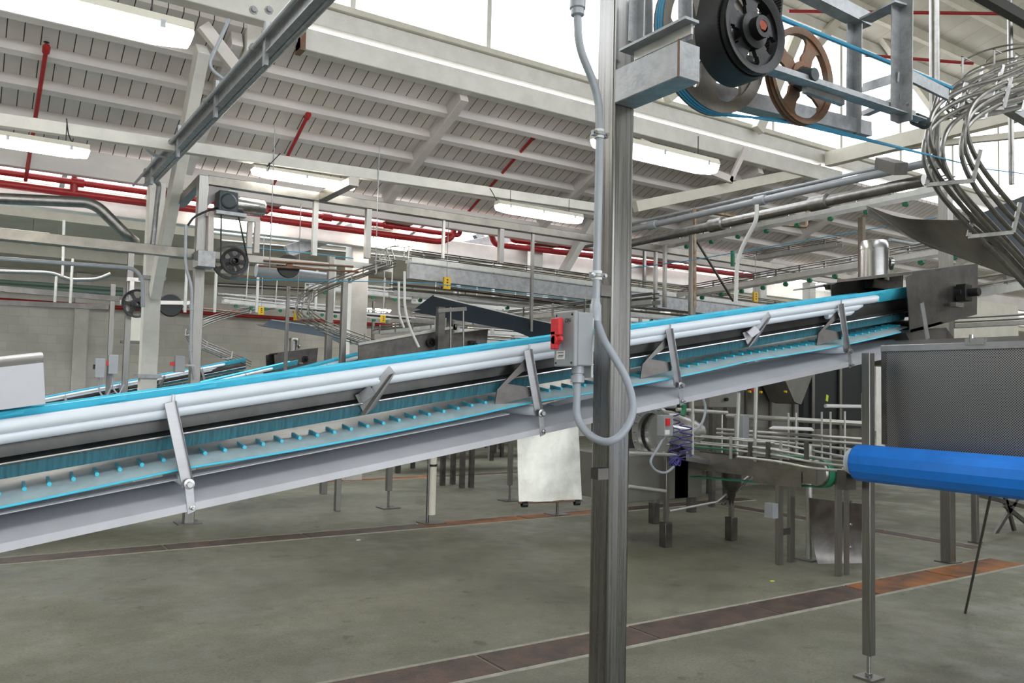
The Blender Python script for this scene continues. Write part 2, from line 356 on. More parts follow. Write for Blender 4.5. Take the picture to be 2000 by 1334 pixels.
# building columns with raking struts
def column(X, Y, top, name='trim_column', wd=.21):
    struct(MB().box((X-wd/2, Y-wd/2, 0), (X+wd/2, Y+wd/2, top)), name, WHITE, .012)
c1 = onY(290, 700, 12.0); column(c1.x, 12.0, 4.3)
for z in (2.95, 1.62):
    struct(MB().box((c1.x-.15, 11.85, z), (c1.x+.15, 12.15, z+.05)), 'trim_column_band', GALV)
p0 = onX(300, 560, c1.x+.02); 
struct(MB().bar(onY(302, 575, 11.84), onY(396, 95, 9.55), .13, .24, (0, 1, 0)), 'trim_strut', WHITE, .008)
struct(MB().bar(onY(488, 150, 9.6), onY(494, 45, 9.6), .16, .2, (0, 1, 0)), 'trim_post', WHITE, .008)
struct(MB().bar(onY(396, 50, 9.5), onY(470, 145, 9.5), .1, .14), 'trim_brace', OLDW, .006)
c2 = onY(1044, 560, 12.4); column(c2.x, 12.4, 4.2)
struct(MB().bar(onY(1056, 606, 12.2), onY(1158, 432, 11.6), .12, .2, (0, 1, 0)), 'trim_strut', WHITE, .008)
struct(MB().bar(onY(822, 500, 13), onY(1030, 456, 13), .12, .2), 'trim_brace', GALV, .006)
struct(MB().bar(onY(560, 492, 13), onY(688, 447, 13), .12, .2), 'trim_brace', GALV, .006)
struct(MB().bar(onY(810, 495, 13.2), onY(850, 440, 13.2), .12, .14), 'trim_brace', WHITE, .006)
struct(MB().bar(onY(930, 455, 13.2), onY(962, 500, 13.2), .12, .16), 'trim_brace', GALV, .006)
c3 = onY(700, 440, 13.0); column(c3.x, 13.0, 4.2, wd=.3)
for px, Y in ((1484, 11.5), (1580, 11.8), (1722, 12.6), (1300, 16.5), (1395, 17.5)): c = onY(px, 560, Y); column(c.x, Y, 4.15)
struct(MB().bar(onY(1690, 450, 12), onY(1760, 360, 10.4), .14, .24, (0, 1, 0)), 'trim_strut', CREAM, .008)
struct(MB().bar(onY(1545, 470, 12), onY(1700, 425, 10.6), .14, .26, (0, 1, 0)), 'trim_strut', CREAM, .008)
# big clerestory cross braces behind the wheels
for a, b, ww in (((1300, 190), (1440, 70), .22), ((1350, 262), (1490, 150), .0), ((1480, 255), (1560, 60), .2), ((1545, 150), (1700, -40), .16), ((1700, 40), (1860, 260), .2)):
    if ww: struct(MB().bar(onY(*a, 9.3), onY(*b, 9.3), .12, ww), 'trim_brace', CREAM, .006)
struct(MB().bar(onY(1250, 278, 9.3), onY(1430, 352, 9.3), .06, .12), 'trim_brace', OLDW, .004)
struct(MB().bar(onY(1425, 355, 9.3), onY(1456, 290, 9.3), .06, .09), 'trim_brace', OLDW, .004)
# pilasters on the block wall
for px in (158, 1120, 700): 
    c = onY(px, 640, 21.9); struct(MB().box((c.x-.15, 21.86, 0), (c.x+.15, 22, 4.1)), 'trim_pilaster', WHITE)
# ================================================================ DRAINS
def drain(Y, x0, x1, n, wd, rusty, where, axis='x', X=0):
    L = (x1-x0)/n
    for i in range(n):
        a = x0+i*L+.012; b = x0+(i+1)*L-.012
        mb = MB()
        if axis == 'x': mb.box((a, Y-wd/2, -.02), (b, Y+wd/2, .006))
        else: mb.box((X-wd/2, a, -.02), (X+wd/2, b, .006))
        o = mb.build('drain_cover', CASTR if i in rusty else CAST, None, .004)
        k = 'rust orange' if i in rusty else 'dark brown'
        tag(o, '%s iron cover, %s along the %s' % (k, ('first', 'second', 'third', 'fourth', 'fifth', 'sixth', 'seventh', 'eighth')[i], where), 'drain cover', 'covers of the %s' % where)
    e = .035
    for s in (-1, 1):
        mb = MB()
        if axis == 'x': mb.box((x0, Y+s*(wd/2+e/2)-e/2, -.02), (x1, Y+s*(wd/2+e/2)+e/2, .004))
        else: mb.box((X+s*(wd/2+e/2)-e/2, x0, -.02), (X+s*(wd/2+e/2)+e/2, x1, .004))
        struct(mb, 'trim_drain_edge', CONC)
drain(4.09, .2, 8.6, 7, .32, (5, 6), 'front floor drain')
drain(8.42, -1.1, 9.9, 8, .27, (0, 4, 5), 'middle floor drain')
drain(12.9, -1, 13, 7, .27, (3, 5), 'far floor drain')
drain(0, 4.6, 8.0, 3, .24, (), 'side floor drain', 'y', 9.05)
# ================================================================ PIPES
def pipe(name, pts, r, mt, label, cat='pipe', group=None, rad=.0, n=12, fittings=()):
    P_ = rounded(pts, rad) if rad else [V(p) for p in pts]
    if not fittings: return tag(MB().tube(P_, r, n).build(name, mt), label, cat, group)
    c = P_[0]; t = thing(name, label, cat, (c.x, c.y, c.z), group)
    MB().tube(P_, r, n).build('pipe_run', mt, t)
    for f in fittings:
        f = V(f); d = min(zip(P_, P_[1:]), key=lambda s: ((s[0]+s[1])/2-f).length); ax = (d[1]-d[0]).normalized()
        MB().lathe([(r, -r*2), (r*1.45, -r*1.8), (r*1.45, r*1.8), (r, r*2)], f, ax, 12).build('coupling', mt, t)
    return t
YR = 12.2
ZR1 = onY(500, 405, YR).z; ZR2 = onY(300, 397, YR-.05).z
xs = [onY(px, 380, YR).x for px in (150, 430, 640, 760)]
pipe('sprinkler_pipe', [(-4, YR, ZR1), (onY(880, 452, YR).x, YR, ZR1), (onY(898, 452, YR).x, YR, ZR1), onY(900, 436, YR), onY(945, 438, YR)], .042, REDP, 'upper red sprinkler main rising in an elbow behind the long steel beam', 'pipe', rad=.08, fittings=[(x_, YR, ZR1) for x_ in xs])
pipe('sprinkler_pipe', [(-4, YR, ZR2), (onY(860, 464, YR).x, YR, ZR2), onY(884, 464, YR), onY(886, 443, YR), onY(958, 452, YR), onY(966, 477, YR), onY(1010, 483, YR), onY(1160, 500, YR), onY(1480, 541, YR)], .052, REDP, 'lower thick red sprinkler main with stepped elbows behind the long steel beam', 'pipe', rad=.09)
pipe('sprinkler_pipe', [onY(998, 440, YR), onY(1000, 470, YR), onY(1160, 488, YR), onY(1478, 530, YR)], .042, REDP, 'thin red main running behind the bare steel column to the far aisle', 'pipe', rad=.06)
pipe('sprinkler_pipe', [(-4, 21.7, 3.32), (10, 21.7, 3.32), (16, 21.7, 3.32)], .05, REDP, 'far dark red pipe along the top of the block wall')
pipe('service_pipe', [onY(-30, 548, 21.6), onY(240, 566, 21.6)], .05, GRNP, 'pale green pipe on the block wall, upper of the two')
pipe('service_pipe', [onY(-30, 556, 21.5), onY(240, 574, 21.5)], .05, GRNP, 'pale green pipe on the block wall, lower of the two')
for (a, b, lab) in (((90, 98), (50, 352), 'red sprinkler branch pipe rising to the boards above the second lamp'), ((600, 228), (520, 388), 'red sprinkler branch pipe rising to the boards above the lamp by the steel beam end'), ((1042, 268), (905, 425), 'red sprinkler branch pipe rising to the boards above the stepped elbows')):
    q = onY(b[0], b[1], YR); p = onX(a[0], a[1], q.x)
    if not 9.6 < p.y < 12: p = onY(a[0], a[1], 10.3)
    t = thing('sprinkler_branch', lab, 'sprinkler', tuple(q)); d = (p-q).normalized()
    MB().tube([q, p], .024, 10).build('pipe', REDP, t)
    MB().lathe([(.0, -.03), (.04, -.03), (.04, .05), (.03, .07), (0, .07)], p, d, 10).build('elbow', REDP, t)
    MB().lathe([(0, 0), (.012, 0), (.012, .05), (.03, .055), (.03, .062), (0, .062)], p+V((0, 0, .03)), (0, 0, 1), 10).build('sprinkler_head', BLKM, t)
for px, py, pb, w_ in ((147, 318, 372, 'under the lamp'), (521, 378, 412, 'beside the far motor'), (503, 385, 424, 'behind the far motor')):
    a = onY(px, py, YR); b = onY(px, pb, YR)
    pipe('sprinkler_riser', [(a.x, YR, a.z), (a.x, YR, b.z)], .035, REDP, 'short red riser joining the sprinkler mains %s' % w_, fittings=[(a.x, YR, a.z-.04), (a.x, YR, b.z+.03)])
pipe('sprinkler_pipe', [onY(1540, 22, 8.9), onY(1975, 27, 7)], .03, REDP, 'faded red pipe under the high cream roof, upper one')
pipe('sprinkler_pipe', [onY(1690, 108, 8.9), onY(1900, 124, 8)], .03, REDP, 'faded red pipe under the high cream roof, lower one')
# steel rail with pipes hung along it, running away under the roof
zr = 4.1
A_ = onZ(640, -25, zr); xr = A_.x; 
rl = thing('hanging_rail', 'grey steel rail with two pipes running away from the top edge under the roof', 'rail', (xr, 3, zr))
MB().cbeam((xr, 2.8, zr+.04), (xr, 11.3, zr+.04), .06, .12).build('rail_beam', GALV, rl)
MB().tube([(xr+.07, 2.8, zr), (xr+.07, 11.0, zr)], .03, 12).build('lower_pipe', MOTG if 0 else GALV, rl)
MB().tube([(xr-.05, 3.3, zr+.10), (xr-.05, 11.9, zr+.10)], .017, 10).build('upper_conduit', GREYC, rl)
for y in (3.4, 4.7, 6.1, 7.6, 9.2, 10.7):
    MB().box((xr-.035, y-.03, zr-.12), (xr-.005, y+.03, zr+.22)).build('hanger', GALV, rl)
    MB().lathe([(.017, -.03), (.03, -.02), (.03, .02), (.017, .03)], (xr-.05, y+.25, zr+.10), (0, 1, 0), 10).build('clamp', GALV, rl)
pipe('drop_pipe', [(xr+.07, 11.0, zr), onY(311, 360, 11.1), onY(297, 486, 11.1)], .032, GALV, 'grey pipe dropping from the hanging rail beside the white raking strut', rad=.1)
pipe('conduit', [onY(448, 38, 8.4), onY(405, 130, 8.4), onY(440, 158, 8.4), onY(458, 155, 8.4)], .018, GREYC, 'grey conduit curving down to the hanging rail near the roof beam', 'conduit', rad=.25)
pipe('conduit', [onY(272, 272, 9.8), onY(295, 302, 9.8), onY(325, 308, 9.8)], .015, GREYC, 'thin conduit curving from the tie beam to the hanging rail', 'conduit', rad=.2)
pipe('cable', spline([onY(130, 232, 9.3), onY(134, 262, 9.2), onY(145, 285, 9.0), onY(160, 298, 8.8)]), .006, BLACK, 'thin black cable feeding the lamp under the tie beam', 'cable')
pipe('cable', spline([onY(547, 300, 9.4), onY(530, 318, 9.3), onY(522, 326, 9.2), onY(527, 318, 9.2), onY(524, 334, 9.2)]), .006, BLACK, 'thin looped cable feeding the lamp by the steel beam end', 'cable')
pipe('cable', spline([onY(957, 368, 9.4), onY(975, 395, 9.3), onY(998, 394, 9.2), onY(978, 398, 9.2), onY(972, 412, 9.2)]), .006, BLACK, 'thin looped cable feeding the lamp nearest the bare column', 'cable')
pipe('steel_pipe', [onY(-40, 386, 10.8), onY(184, 396, 10.8), onY(256, 468, 10.8), onY(262, 470, 11.3)], .065, TUBEM, 'thick steel pipe bending down over the long steel beam', rad=.14, n=16)
pipe('conduit', [onY(-30, 503, 11.5), onY(262, 524, 11.5), onY(279, 545, 11.5), onY(279, 600, 11.5)], .025, GREYC, 'smooth grey conduit bending down beside the white column', 'conduit', rad=.3)
pipe('conduit', [onY(-30, 529, 14), onY(102, 533, 14), onY(135, 547, 14), onY(190, 546, 14), onY(216, 535, 14)], .03, STEEL, 'wavy grey conduit below the straight one near the wall', 'conduit', rad=.4)
# ================================================================ LAMPS
def lamp(tpl=None):
    pass
def make_lamp(L=1.27, label='', group=None):
    t = thing('ceiling_lamp', label, 'lamp', (0, 0, 0), group)
    mb = MB(); h = L/2
    mb.prism([(-h, -.075, .0), (-h, .075, 0), (-h, .055, .05), (-h, -.055, .05)], (L, 0, 0)); mb.build('housing', CREAM, t, .006)
    prof = [(-.072, 0), (-.07, -.045), (-.045, -.075), (.045, -.075), (.07, -.045), (.072, 0)]
    mb = MB(); rows = []
    for i in range(9):
        x_ = -h+.012+(L-.024)*i/8; k = .8 if i in (0, 8) else 1
        rows.append([(x_, y_*k, z_*k-.001) for y_, z_ in prof])
    rows.insert(0, [(-h+.0, y_*.75, z_*.25-.001) for y_, z_ in prof]); rows.append([(h-.0, y_*.75, z_*.25-.001) for y_, z_ in prof])
    mb.sheet(rows, .003); mb.build('diffuser', TUBEL, t)
    for s in (-1, 1):
        for k in range(3): MB().box((-h+.15+k*(L-.3)/2-.012, s*.078-.006, -.03), (-h+.15+k*(L-.3)/2+.012, s*.078+.006, .01)).build('clip', GALV, t)
        MB().cyl((s*h*.7, 0, .05), (s*h*.7, 0, .22), .004, 6).build('hanger_wire', BLACK, t)
    return t
LP = [(None, (374, 76), 4.3, 'large glowing lamp filling the top corner, closest of the white strip lamps'),
 (None, (174, 300), 8.3, 'glowing strip lamp below the tie beam at the picture edge'),
 ((492, 342), (692, 365), None, 'glowing strip lamp behind the end of the short steel beam arm'),
 ((970, 413), (1134, 430), None, 'glowing strip lamp just above the long steel beam near the bare column'),
 ((1162, 290), (1395, 330), None, 'bright strip lamp hanging partly behind the bare steel column'),
 (None, (96, 466), 12.6, 'dim strip lamp under the dark second roof by the thick pipe'),
 ((395, 434), (541, 440), 12.55, 'strip lamp glowing behind the far motor frame'),
 ((712, 466), (822, 478), 12.6, 'strip lamp glowing under the red mains in the second bay'),
 ((1524, 512), (1590, 518), None, 'small distant strip lamp seen left of the tall steel motor'),
 ((1286, 540), (1330, 542), 20, 'distant strip lamp beyond the stainless post, left one'),
 ((1345, 545), (1400, 549), 19, 'distant strip lamp beyond the stainless post, right one'),
 ((690, 603), (762, 607), 20, 'tiny distant lamp seen between overhead tracks'),
 ((1098, 438), (1150, 442), 20, 'distant strip lamp seen just behind the bare column')]
L0 = make_lamp()
for i, (a, b, Y, lab) in enumerate(LP):
    kb = ray(*b); kb = kb.x/kb.y; sc_ = 1
    if a is not None:
        ka = ray(*a); ka = ka.x/ka.y
        if Y is None: Y = 1.27/(kb-ka)
        sc_ = (kb-ka)*Y/1.27
    q = onY(b[0], b[1], Y); o = L0 if i == 0 else copy_tree(L0)
    sc_ = min(sc_, 1.6); o.scale = (sc_, 1, 1); o.location = (q.x-.635*sc_, Y, q.z+.02); o['label'] = lab
# ================================================================ INCLINE CONVEYOR (camera side edge at Y = 3.2)
Z0, SLP = 1.475, .165
def cv(X, dy=0., dh=0.): return V((X, 3.2+dy, Z0+SLP*X+dh))
XA, XB = -.9, 5.45
WD = .42
def incline(label):
    t = thing('incline_conveyor', label, 'conveyor', (0, 3.2, 0))
    # troughed carrying belt: flat bed with raised wings
    prof = [(-.003, -.008), (.015, -.045), (.05, -.085), (WD-.05, -.085), (WD-.015, -.05), (WD+.005, -.018)]
    mb = MB(); mb.sheet([[cv(XA+(XB-XA)*i/8, y, h) for y, h in prof] for i in range(9)], .005)
    k = 0; X = XA+.1
    while X < XB-.1:                                    # cleat tips
        c = cv(X, .0, .0)
        mb.prism([cv(X-.05, -.006, -.024), cv(X+.035, -.012, -.008), cv(X+.03, -.006, -.026)], (0, .02, 0))
        mb.prism([cv(X, .03, -.082), cv(X+.02, .03, -.082), cv(X+.015, .03, -.05)], (0, WD-.06, 0)); X += .31
    mb.build('carrying_belt', BELT, t)
    # white rails, near pair and far pair
    for side, (y1, y2) in enumerate(((-.012, -.002), (WD+.012, WD+.002))):
        xe = 5.02 if side == 0 else XB
        mb = MB().tube([cv(XA, y1, -.058), cv(1.8, y1, -.058), cv(xe-.03, y1, -.058), cv(xe, y1, -.050)], [.0255, .0255, .0255, .014], 16); mb.build('plastic_rail', PLAST, t)
        mb = MB().tube([cv(XA, y2, -.093), cv(xe-.22, y2, -.093), cv(xe-.16, y2, -.088)], [.0235, .0235, .012], 16); mb.build('plastic_rail', PLAST, t)
    mb = MB().tube([cv(4.5, .006, -.125), cv(4.74, .006, -.125), cv(4.78, .006, -.12)], [.018, .018, .01], 12); mb.build('plastic_rail', PLAST, t)
    # inner frame: folded channel with bright lower lip
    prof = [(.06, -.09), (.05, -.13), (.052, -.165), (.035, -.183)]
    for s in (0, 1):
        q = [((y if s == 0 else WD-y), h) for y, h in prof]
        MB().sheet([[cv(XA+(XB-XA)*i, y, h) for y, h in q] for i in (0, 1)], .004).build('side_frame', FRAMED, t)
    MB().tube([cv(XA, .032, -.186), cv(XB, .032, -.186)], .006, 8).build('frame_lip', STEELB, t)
    # return belt side curtain
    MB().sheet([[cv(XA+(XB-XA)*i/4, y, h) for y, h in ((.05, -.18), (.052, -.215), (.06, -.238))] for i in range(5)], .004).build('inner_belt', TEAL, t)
    # sagging lower belt run with lugs
    def sag(X): u = ((X-.66) % 1.56)/1.56; return -.03*4*u*(1-u)*.5
    rows = []
    n = 40
    for i in range(n+1):
        X = XA+(XB-XA)*i/n; s_ = sag(X)
        rows.append([cv(X, y, h+s_) for y, h in ((-.01, -.308), (.025, -.290), (.06, -.282), (.26, -.256), (WD-.03, -.258), (WD, -.30))])
    MB().sheet(rows, .005).build('return_belt', BELTT, t)
    MB().tube([cv(XA+(XB-XA)*i/n, -.012, -.310+sag(XA+(XB-XA)*i/n)) for i in range(n+1)], .0045, 8).build('belt_edge', BELT, t)
    X = XA+.05
    X0_ = None
    while X < XB-.05:
        s_ = sag(X); a, b = cv(X, .062, -.274+s_), cv(X, .15, -.262+s_)
        if X0_ is None:
            lu = MB().bar(a, b, .010, .014).cyl(a+V((0, .004, .001)), a+V((0, -.006, .001)), .0075, 8).build('belt_lug', LUG, t); X0_ = a; l0 = lu.location.copy()
        else:
            l2 = lu.copy(); sc.collection.objects.link(l2); l2.location = l0+(a-X0_)
        X += .0735
    # drip pan with folded lip
    prof = [(-.062, -.462), (-.064, -.434), (-.056, -.430), (.03, -.405), (.12, -.372), (WD-.1, -.372), (WD+.05, -.41), (WD+.06, -.455)]
    xe = 5.62
    MB().sheet([[cv(XA+(xe-XA)*i/4, y, h) for y, h in prof] for i in range(5)], .004).build('drip_pan', PANM, t)
    mb = MB().sheet([[cv(XA, -.02, -.345), cv(XA, .05, -.335)], [cv(2.1, -.02, -.345), cv(2.1, .05, -.335)]], .003); mb.build('pan_strip', PANM, t)
    # hangers and rail brackets
    for i, X in enumerate((.655, 2.215, 3.12, 4.6)):
        mb = MB(); p, q = cv(X-.045, -.052, -.055), cv(X+.03, -.05, -.375)
        mb.bar(p, q, .004, .040, (1, 0, 0)); mb.bar(p, q, .03, .004, (1, 0, 0), (.0, .020)); mb.bar(p+V((.012, 0, .0)), p+V((.012, 0, .028)), .004, .012, (1, 0, 0))
        hg = mb.build('hanger_plate', SHEET, t, .002)
        MB().prism([cv(X+.015, -.068, -.36), cv(X+.045, -.068, -.36), cv(X+.058, -.068, -.465), cv(X+.03, -.068, -.472)], (0, .004, 0)).build('strap', SHEET, t, .001)
        for (dx, dh, r) in ((.030, -.362, .019), (.045, -.45, .009)):
            c = cv(X+dx, -.070, dh)
            MB().lathe([(0, -.022), (r*.55, -.022), (r*.58, -.008), (r, -.007), (r, 0)], c, (0, 1, 0), 12).build('bolt', STEELB, t)
        MB().lathe([(.0, .0), (.023, .0), (.025, .01), (.025, WD+.04), (.023, WD+.05), (0, WD+.05)], cv(X+.028, -.04, -.35), (0, 1, 0), 20).build('return_roller', PLAST, t)
        # triangular gusset behind the hanger
        if i:
            MB().prism([cv(X-.04, -.03, -.10), cv(X-.16, .02, -.225), cv(X-.165, .03, -.30), cv(X+.0, -.03, -.28), cv(X-.01, -.03, -.235), cv(X-.11, .01, -.205), cv(X-.02, -.03, -.14)], (0.0, .006, 0)).build('gusset', STEELD, t)
    for X in (1.46, 3.86):
        MB().prism([cv(X+.005, -.055, -.038), cv(X+.03, -.055, -.07), cv(X-.03, .0, -.205), cv(X-.06, .03, -.235), cv(X-.1, .04, -.145), cv(X-.05, -.0, -.13)], (.006, .0, .0)).build('rail_bracket', SHEET, t)
        MB().prism([cv(X+.03, -.055, -.07), cv(X+.012, -.055, -.075), cv(X-.075, .03, -.232), cv(X-.06, .03, -.235)], (0, .02, 0)).build('rail_bracket', STEELB, t)
        MB().bar(cv(X-.09, .0, -.16), cv(X-.055, -.03, -.13), .05, .006, (1, 0, .3)).build('rail_bracket', SHEET, t)
    return t
T1 = incline('long inclined cyan belt conveyor with white side rails rising across the whole view')
def headbox(label):
    t = thing('conveyor_head_housing', label, 'housing', (5.4, 3.2, 2.0))
    # px outline (1770,538)-(1908,520)-(1908,630)-(1780,665) at the near side
    o = [onY(1770, 541, 3.12), onY(1782, 536, 3.12), onY(1910, 520, 3.12), onY(1908, 614, 3.12), onY(1778, 650, 3.12)]
    MB().prism(o, (0, .006, 0)).build('side_plate', STEELD, t)
    MB().prism([p+V((0, .58, 0)) for p in o], (0, .006, 0)).build('side_plate', STEELD, t)
    MB().hexa([o[1], o[2], o[2]+V((0, .58, 0)), o[1]+V((0, .58, 0)), o[1]+V((0, 0, .02)), o[2]+V((0, 0, .02)), o[2]+V((0, .58, .02)), o[1]+V((0, .58, .02))]).build('top_plate', STEELD, t)
    MB().hexa([o[4], o[3], o[3]+V((0, .58, 0)), o[4]+V((0, .58, 0)), o[4]+V((0, 0, .02)), o[3]+V((0, 0, .02)), o[3]+V((0, .58, .02)), o[4]+V((0, .58, .02))]).build('bottom_plate', STEELD, t)
    a = onY(1800, 592, 3.07); b = onY(1812, 662, 3.07); MB().bar(a, b, .006, .045, (1, 0, 0)).build('strap', SHEET, t)
    c = onY(1885, 572, 3.07); MB().box(c+V((-.05, -.03, -.06)), c+V((.04, .04, .06))).lathe([(0, -.1), (.03, -.1), (.03, 0), (.055, 0), (.055, .05)], c, (0, 1, 0), 14).build('bearing', BLKM, t, .004)
    MB().box(c+V((-.16, -.02, -.11)), c+V((-.06, .02, -.08))).build('bolt', STEELB, t)
    MB().lathe([(0, 0), (.11, 0), (.11, .5), (0, .5)], onY(1850, 585, 3.2), (0, 1, 0), 20).build('drive_drum', BLACK, t)
    c = onY(1800, 668, 3.2); MB().prism([c+V((-.2, 0, .06)), c+V((.32, 0, .12)), c+V((.62, 0, -.08)), c+V((.62, 0, -.16)), c+V((.0, 0, -.16))], (0, .5, 0)).build('discharge_chute', STEELD, t)
    return t
H1 = headbox('dark steel housing plate with a bearing at the upper end of the long conveyor')
def tallmotor(label):
    c = onY(1708, 545, 3.75); t = thing('gear_motor', label, 'motor', tuple(c))
    h = .32; r = .105
    MB().lathe([(0, 0), (r, 0), (r, h*.78), (r*1.03, h*.78), (r*1.03, h*.9), (r*.93, h*.99), (r*.5, h*1.02), (0, h*1.02)], c+V((0, 0, -.02)), (0, 0, 1), 28).build('motor_cover', STEELB, t)
    MB().lathe([(0, 0), (.045, 0), (.05, .01), (.05, .03), (0, .03)], c+V((.09, -.05, .13)), (1, -.3, 0), 14).build('cable_gland', STEELB, t)
    MB().box(c+V((-.2, -.12, -.1)), c+V((.18, .12, -.02))).build('gearbox', STEELD, t, .006)
    return t
M1 = tallmotor('tall polished cylindrical motor with domed cap behind the conveyor head')
t = thing('head_cover', 'folded grey steel cover standing behind the white rail below the tall motor', 'cover', tuple(onY(1620, 560, 3.75)))
MB().prism([onY(1612, 556, 3.72), onY(1617, 566, 3.72), onY(1748, 556, 3.72), onY(1742, 540, 3.72), onY(1620, 556, 3.72)], (0, .02, 0)).build('front_lip', STEELD, t)
a, b = onY(1616, 556, 3.72), onY(1744, 540, 3.72); MB().hexa([a, b, b+V((0, .3, -.02)), a+V((0, .3, -.02)), a+V((0, 0, .01)), b+V((0, 0, .01)), b+V((0, .3, -.01)), a+V((0, .3, -.01))]).build('top_sheet', GALV, t)
for k, (d, lab) in enumerate((((-.0, 6.85, -.16), 'second'), ((.0, 13.7, -.24), 'third'))):
    P1, P2, Yk = (((635, 706), (757, 675), 10.05), ((305, 732), (481, 698), 16.9))[k]
    P1, P2 = onY(*P1, Yk), onY(*P2, Yk); th = math.atan2(P2.z-P1.z, P2.x-P1.x)-math.atan(SLP)
    c = dup(T1, (0, 0, 0), 'cyan belt incline conveyor, %s from the front' % lab); c.rotation_euler = (0, -th, 0)
    c.location = P2-Matrix.Rotation(-th, 3, 'Y') @ V((XB, 0, Z0+SLP*XB))
    dup(H1, d, 'small grey head housing of the %s incline conveyor' % lab)
    dup(M1, d, 'upright cylindrical motor above the %s incline conveyor' % lab)
P1, P2 = onY(464, 729, 13.3), onY(582, 702, 13.3); th = math.atan2(P2.z-P1.z, P2.x-P1.x)-math.atan(SLP)
c = dup(T1, (0, 0, 0), 'cyan belt incline conveyor ending between the stainless post and the small motor'); c.rotation_euler = (0, -th, 0)
c.location = P2-Matrix.Rotation(-th, 3, 'Y') @ V((XB, 0, Z0+SLP*XB))
# hood over the lower end
mb = MB(); t = thing('tail_hood', 'rounded stainless hood over the lower end of the long conveyor', 'hood', tuple(cv(-.2, .1, 0)))
prof = [(-.04, .0), (-.04, .14), (-.02, .165), (.02, .175), (WD-.02, .175), (WD+.02, .16), (WD+.04, .0)]
xe = onY(100, 780, 3.16).x; xe2 = onY(94, 700, 3.2).x
MB().sheet([[cv(-.9 + .0, y, h) for y, h in prof], [cv((xe if h < .1 else xe2)-.02, y, h) for y, h in prof]], .004).build('hood_shell', HOODM, t)
MB().prism([cv((xe if h < .1 else xe2)-.02, y, h) for y, h in prof], (.004, 0, 0)).build('end_plate', HOODM, t)
# hanging steel plate under the conveyor
a, b, c, d = D(1010, 835, 4.35), D(1128, 815, 4.55), D(1137, 977, 4.5), D(1013, 981, 4.3)
t = thing('deflector_plate', 'thin battered steel plate hanging below the conveyor beside the bare column', 'plate', tuple(d))
rows = [[a+(b-a)*j/6, ] for j in range(7)]
def quadsheet(mb, a, b, c, d, nu=8, nv=8, th=.003, amp=.0):
    rows = []
    nn = (b-a).cross(d-a).normalized()
    for i in range(nu+1):
        r_ = []
        for j in range(nv+1):
            u, v = i/nu, j/nv; p = (a*(1-u)+b*u)*(1-v)+(d*(1-u)+c*u)*v
            r_.append(p+nn*amp*(random.random()-.5+math.sin(u*5+v*3)))
        rows.append(r_)
    return mb.sheet(rows, th)
quadsheet(MB(), a, b, c, d, amp=.004).build('plate_sheet', mat('worn_bright_plate', (.62, .61, .55), .85, .38, .35, 7, .25, bscale=9), t)
MB().tube([d+V((0, 0, -.002)), c+V((0, 0, -.002))], .006, 8).build('bottom_rod', RUST, t)
for q, e in ((d, c), (c, d)):
    dr = (e-q).normalized(); MB().lathe([(.008, 0), (.016, 0), (.016, .03), (.008, .03)], q+dr*.02+V((0, 0, -.012)), dr, 10).build('rod_nut', BLKM, t)
quadsheet(MB(), D(1068, 788, 4.15), D(1158, 762, 4.4), D(1160, 800, 4.4), D(1112, 806, 4.25), 4, 4, .003, .0)
tag(quadsheet(MB(), D(1068, 788, 4.1), D(1162, 764, 4.3), D(1162, 808, 4.3), D(1116, 806, 4.15), 4, 4, .003).build('curled_sheet', SHEET), 'curled bright steel sheet under the belt beside the bare column', 'sheet')
# ================================================================ BARE STEEL COLUMN, SWITCH, CONDUIT
cx0, cy0 = onY(1192, 700, 2.83).x, 2.83
t = thing('steel_column', 'bare square stainless column standing in front of the conveyor, floor to top', 'column', (cx0+.062, cy0+.062, 0))
MB().box((cx0, cy0, 0), (cx0+.125, cy0+.125, 5.2)).build('square_tube', COLS, t, .012)
MB().box((cx0-.06, cy0-.06, 0), (cx0+.19, cy0+.19, .012)).build('base_plate', STEELD, t)
for z in (1.2, 2.02): MB().box((cx0-.06, cy0+.0, z), (cx0, cy0+.05, z+.05)).build('bracket', STEELD, t)
# arm box carrying the pulleys
a0 = onX(1330, 114, cx0+.01)
t = thing('steel_outrigger', 'short square steel arm welded to the bare column, pointing at the viewer', 'arm', (cx0+.05, a0.y, a0.z))
zt = onX(1325, 77, cx0).z; zb = onX(1325, 150, cx0).z; ya = onX(1325, 110, cx0).y
MB().box((cx0, ya, zb), (cx0+.125, cy0, zt)).build('box_section', STEELD if 0 else GALV, t, .006)
MB().box((cx0+.004, ya-.004, zb+.004), (cx0+.121, ya+.001, zt-.004)).build('end_cap', GALV, t)
for y_, o_ in ((ya, .004),): MB().tube([(cx0, y_, zb), (cx0, y_, zt)], .004, 6).build('weld', RUST, t)
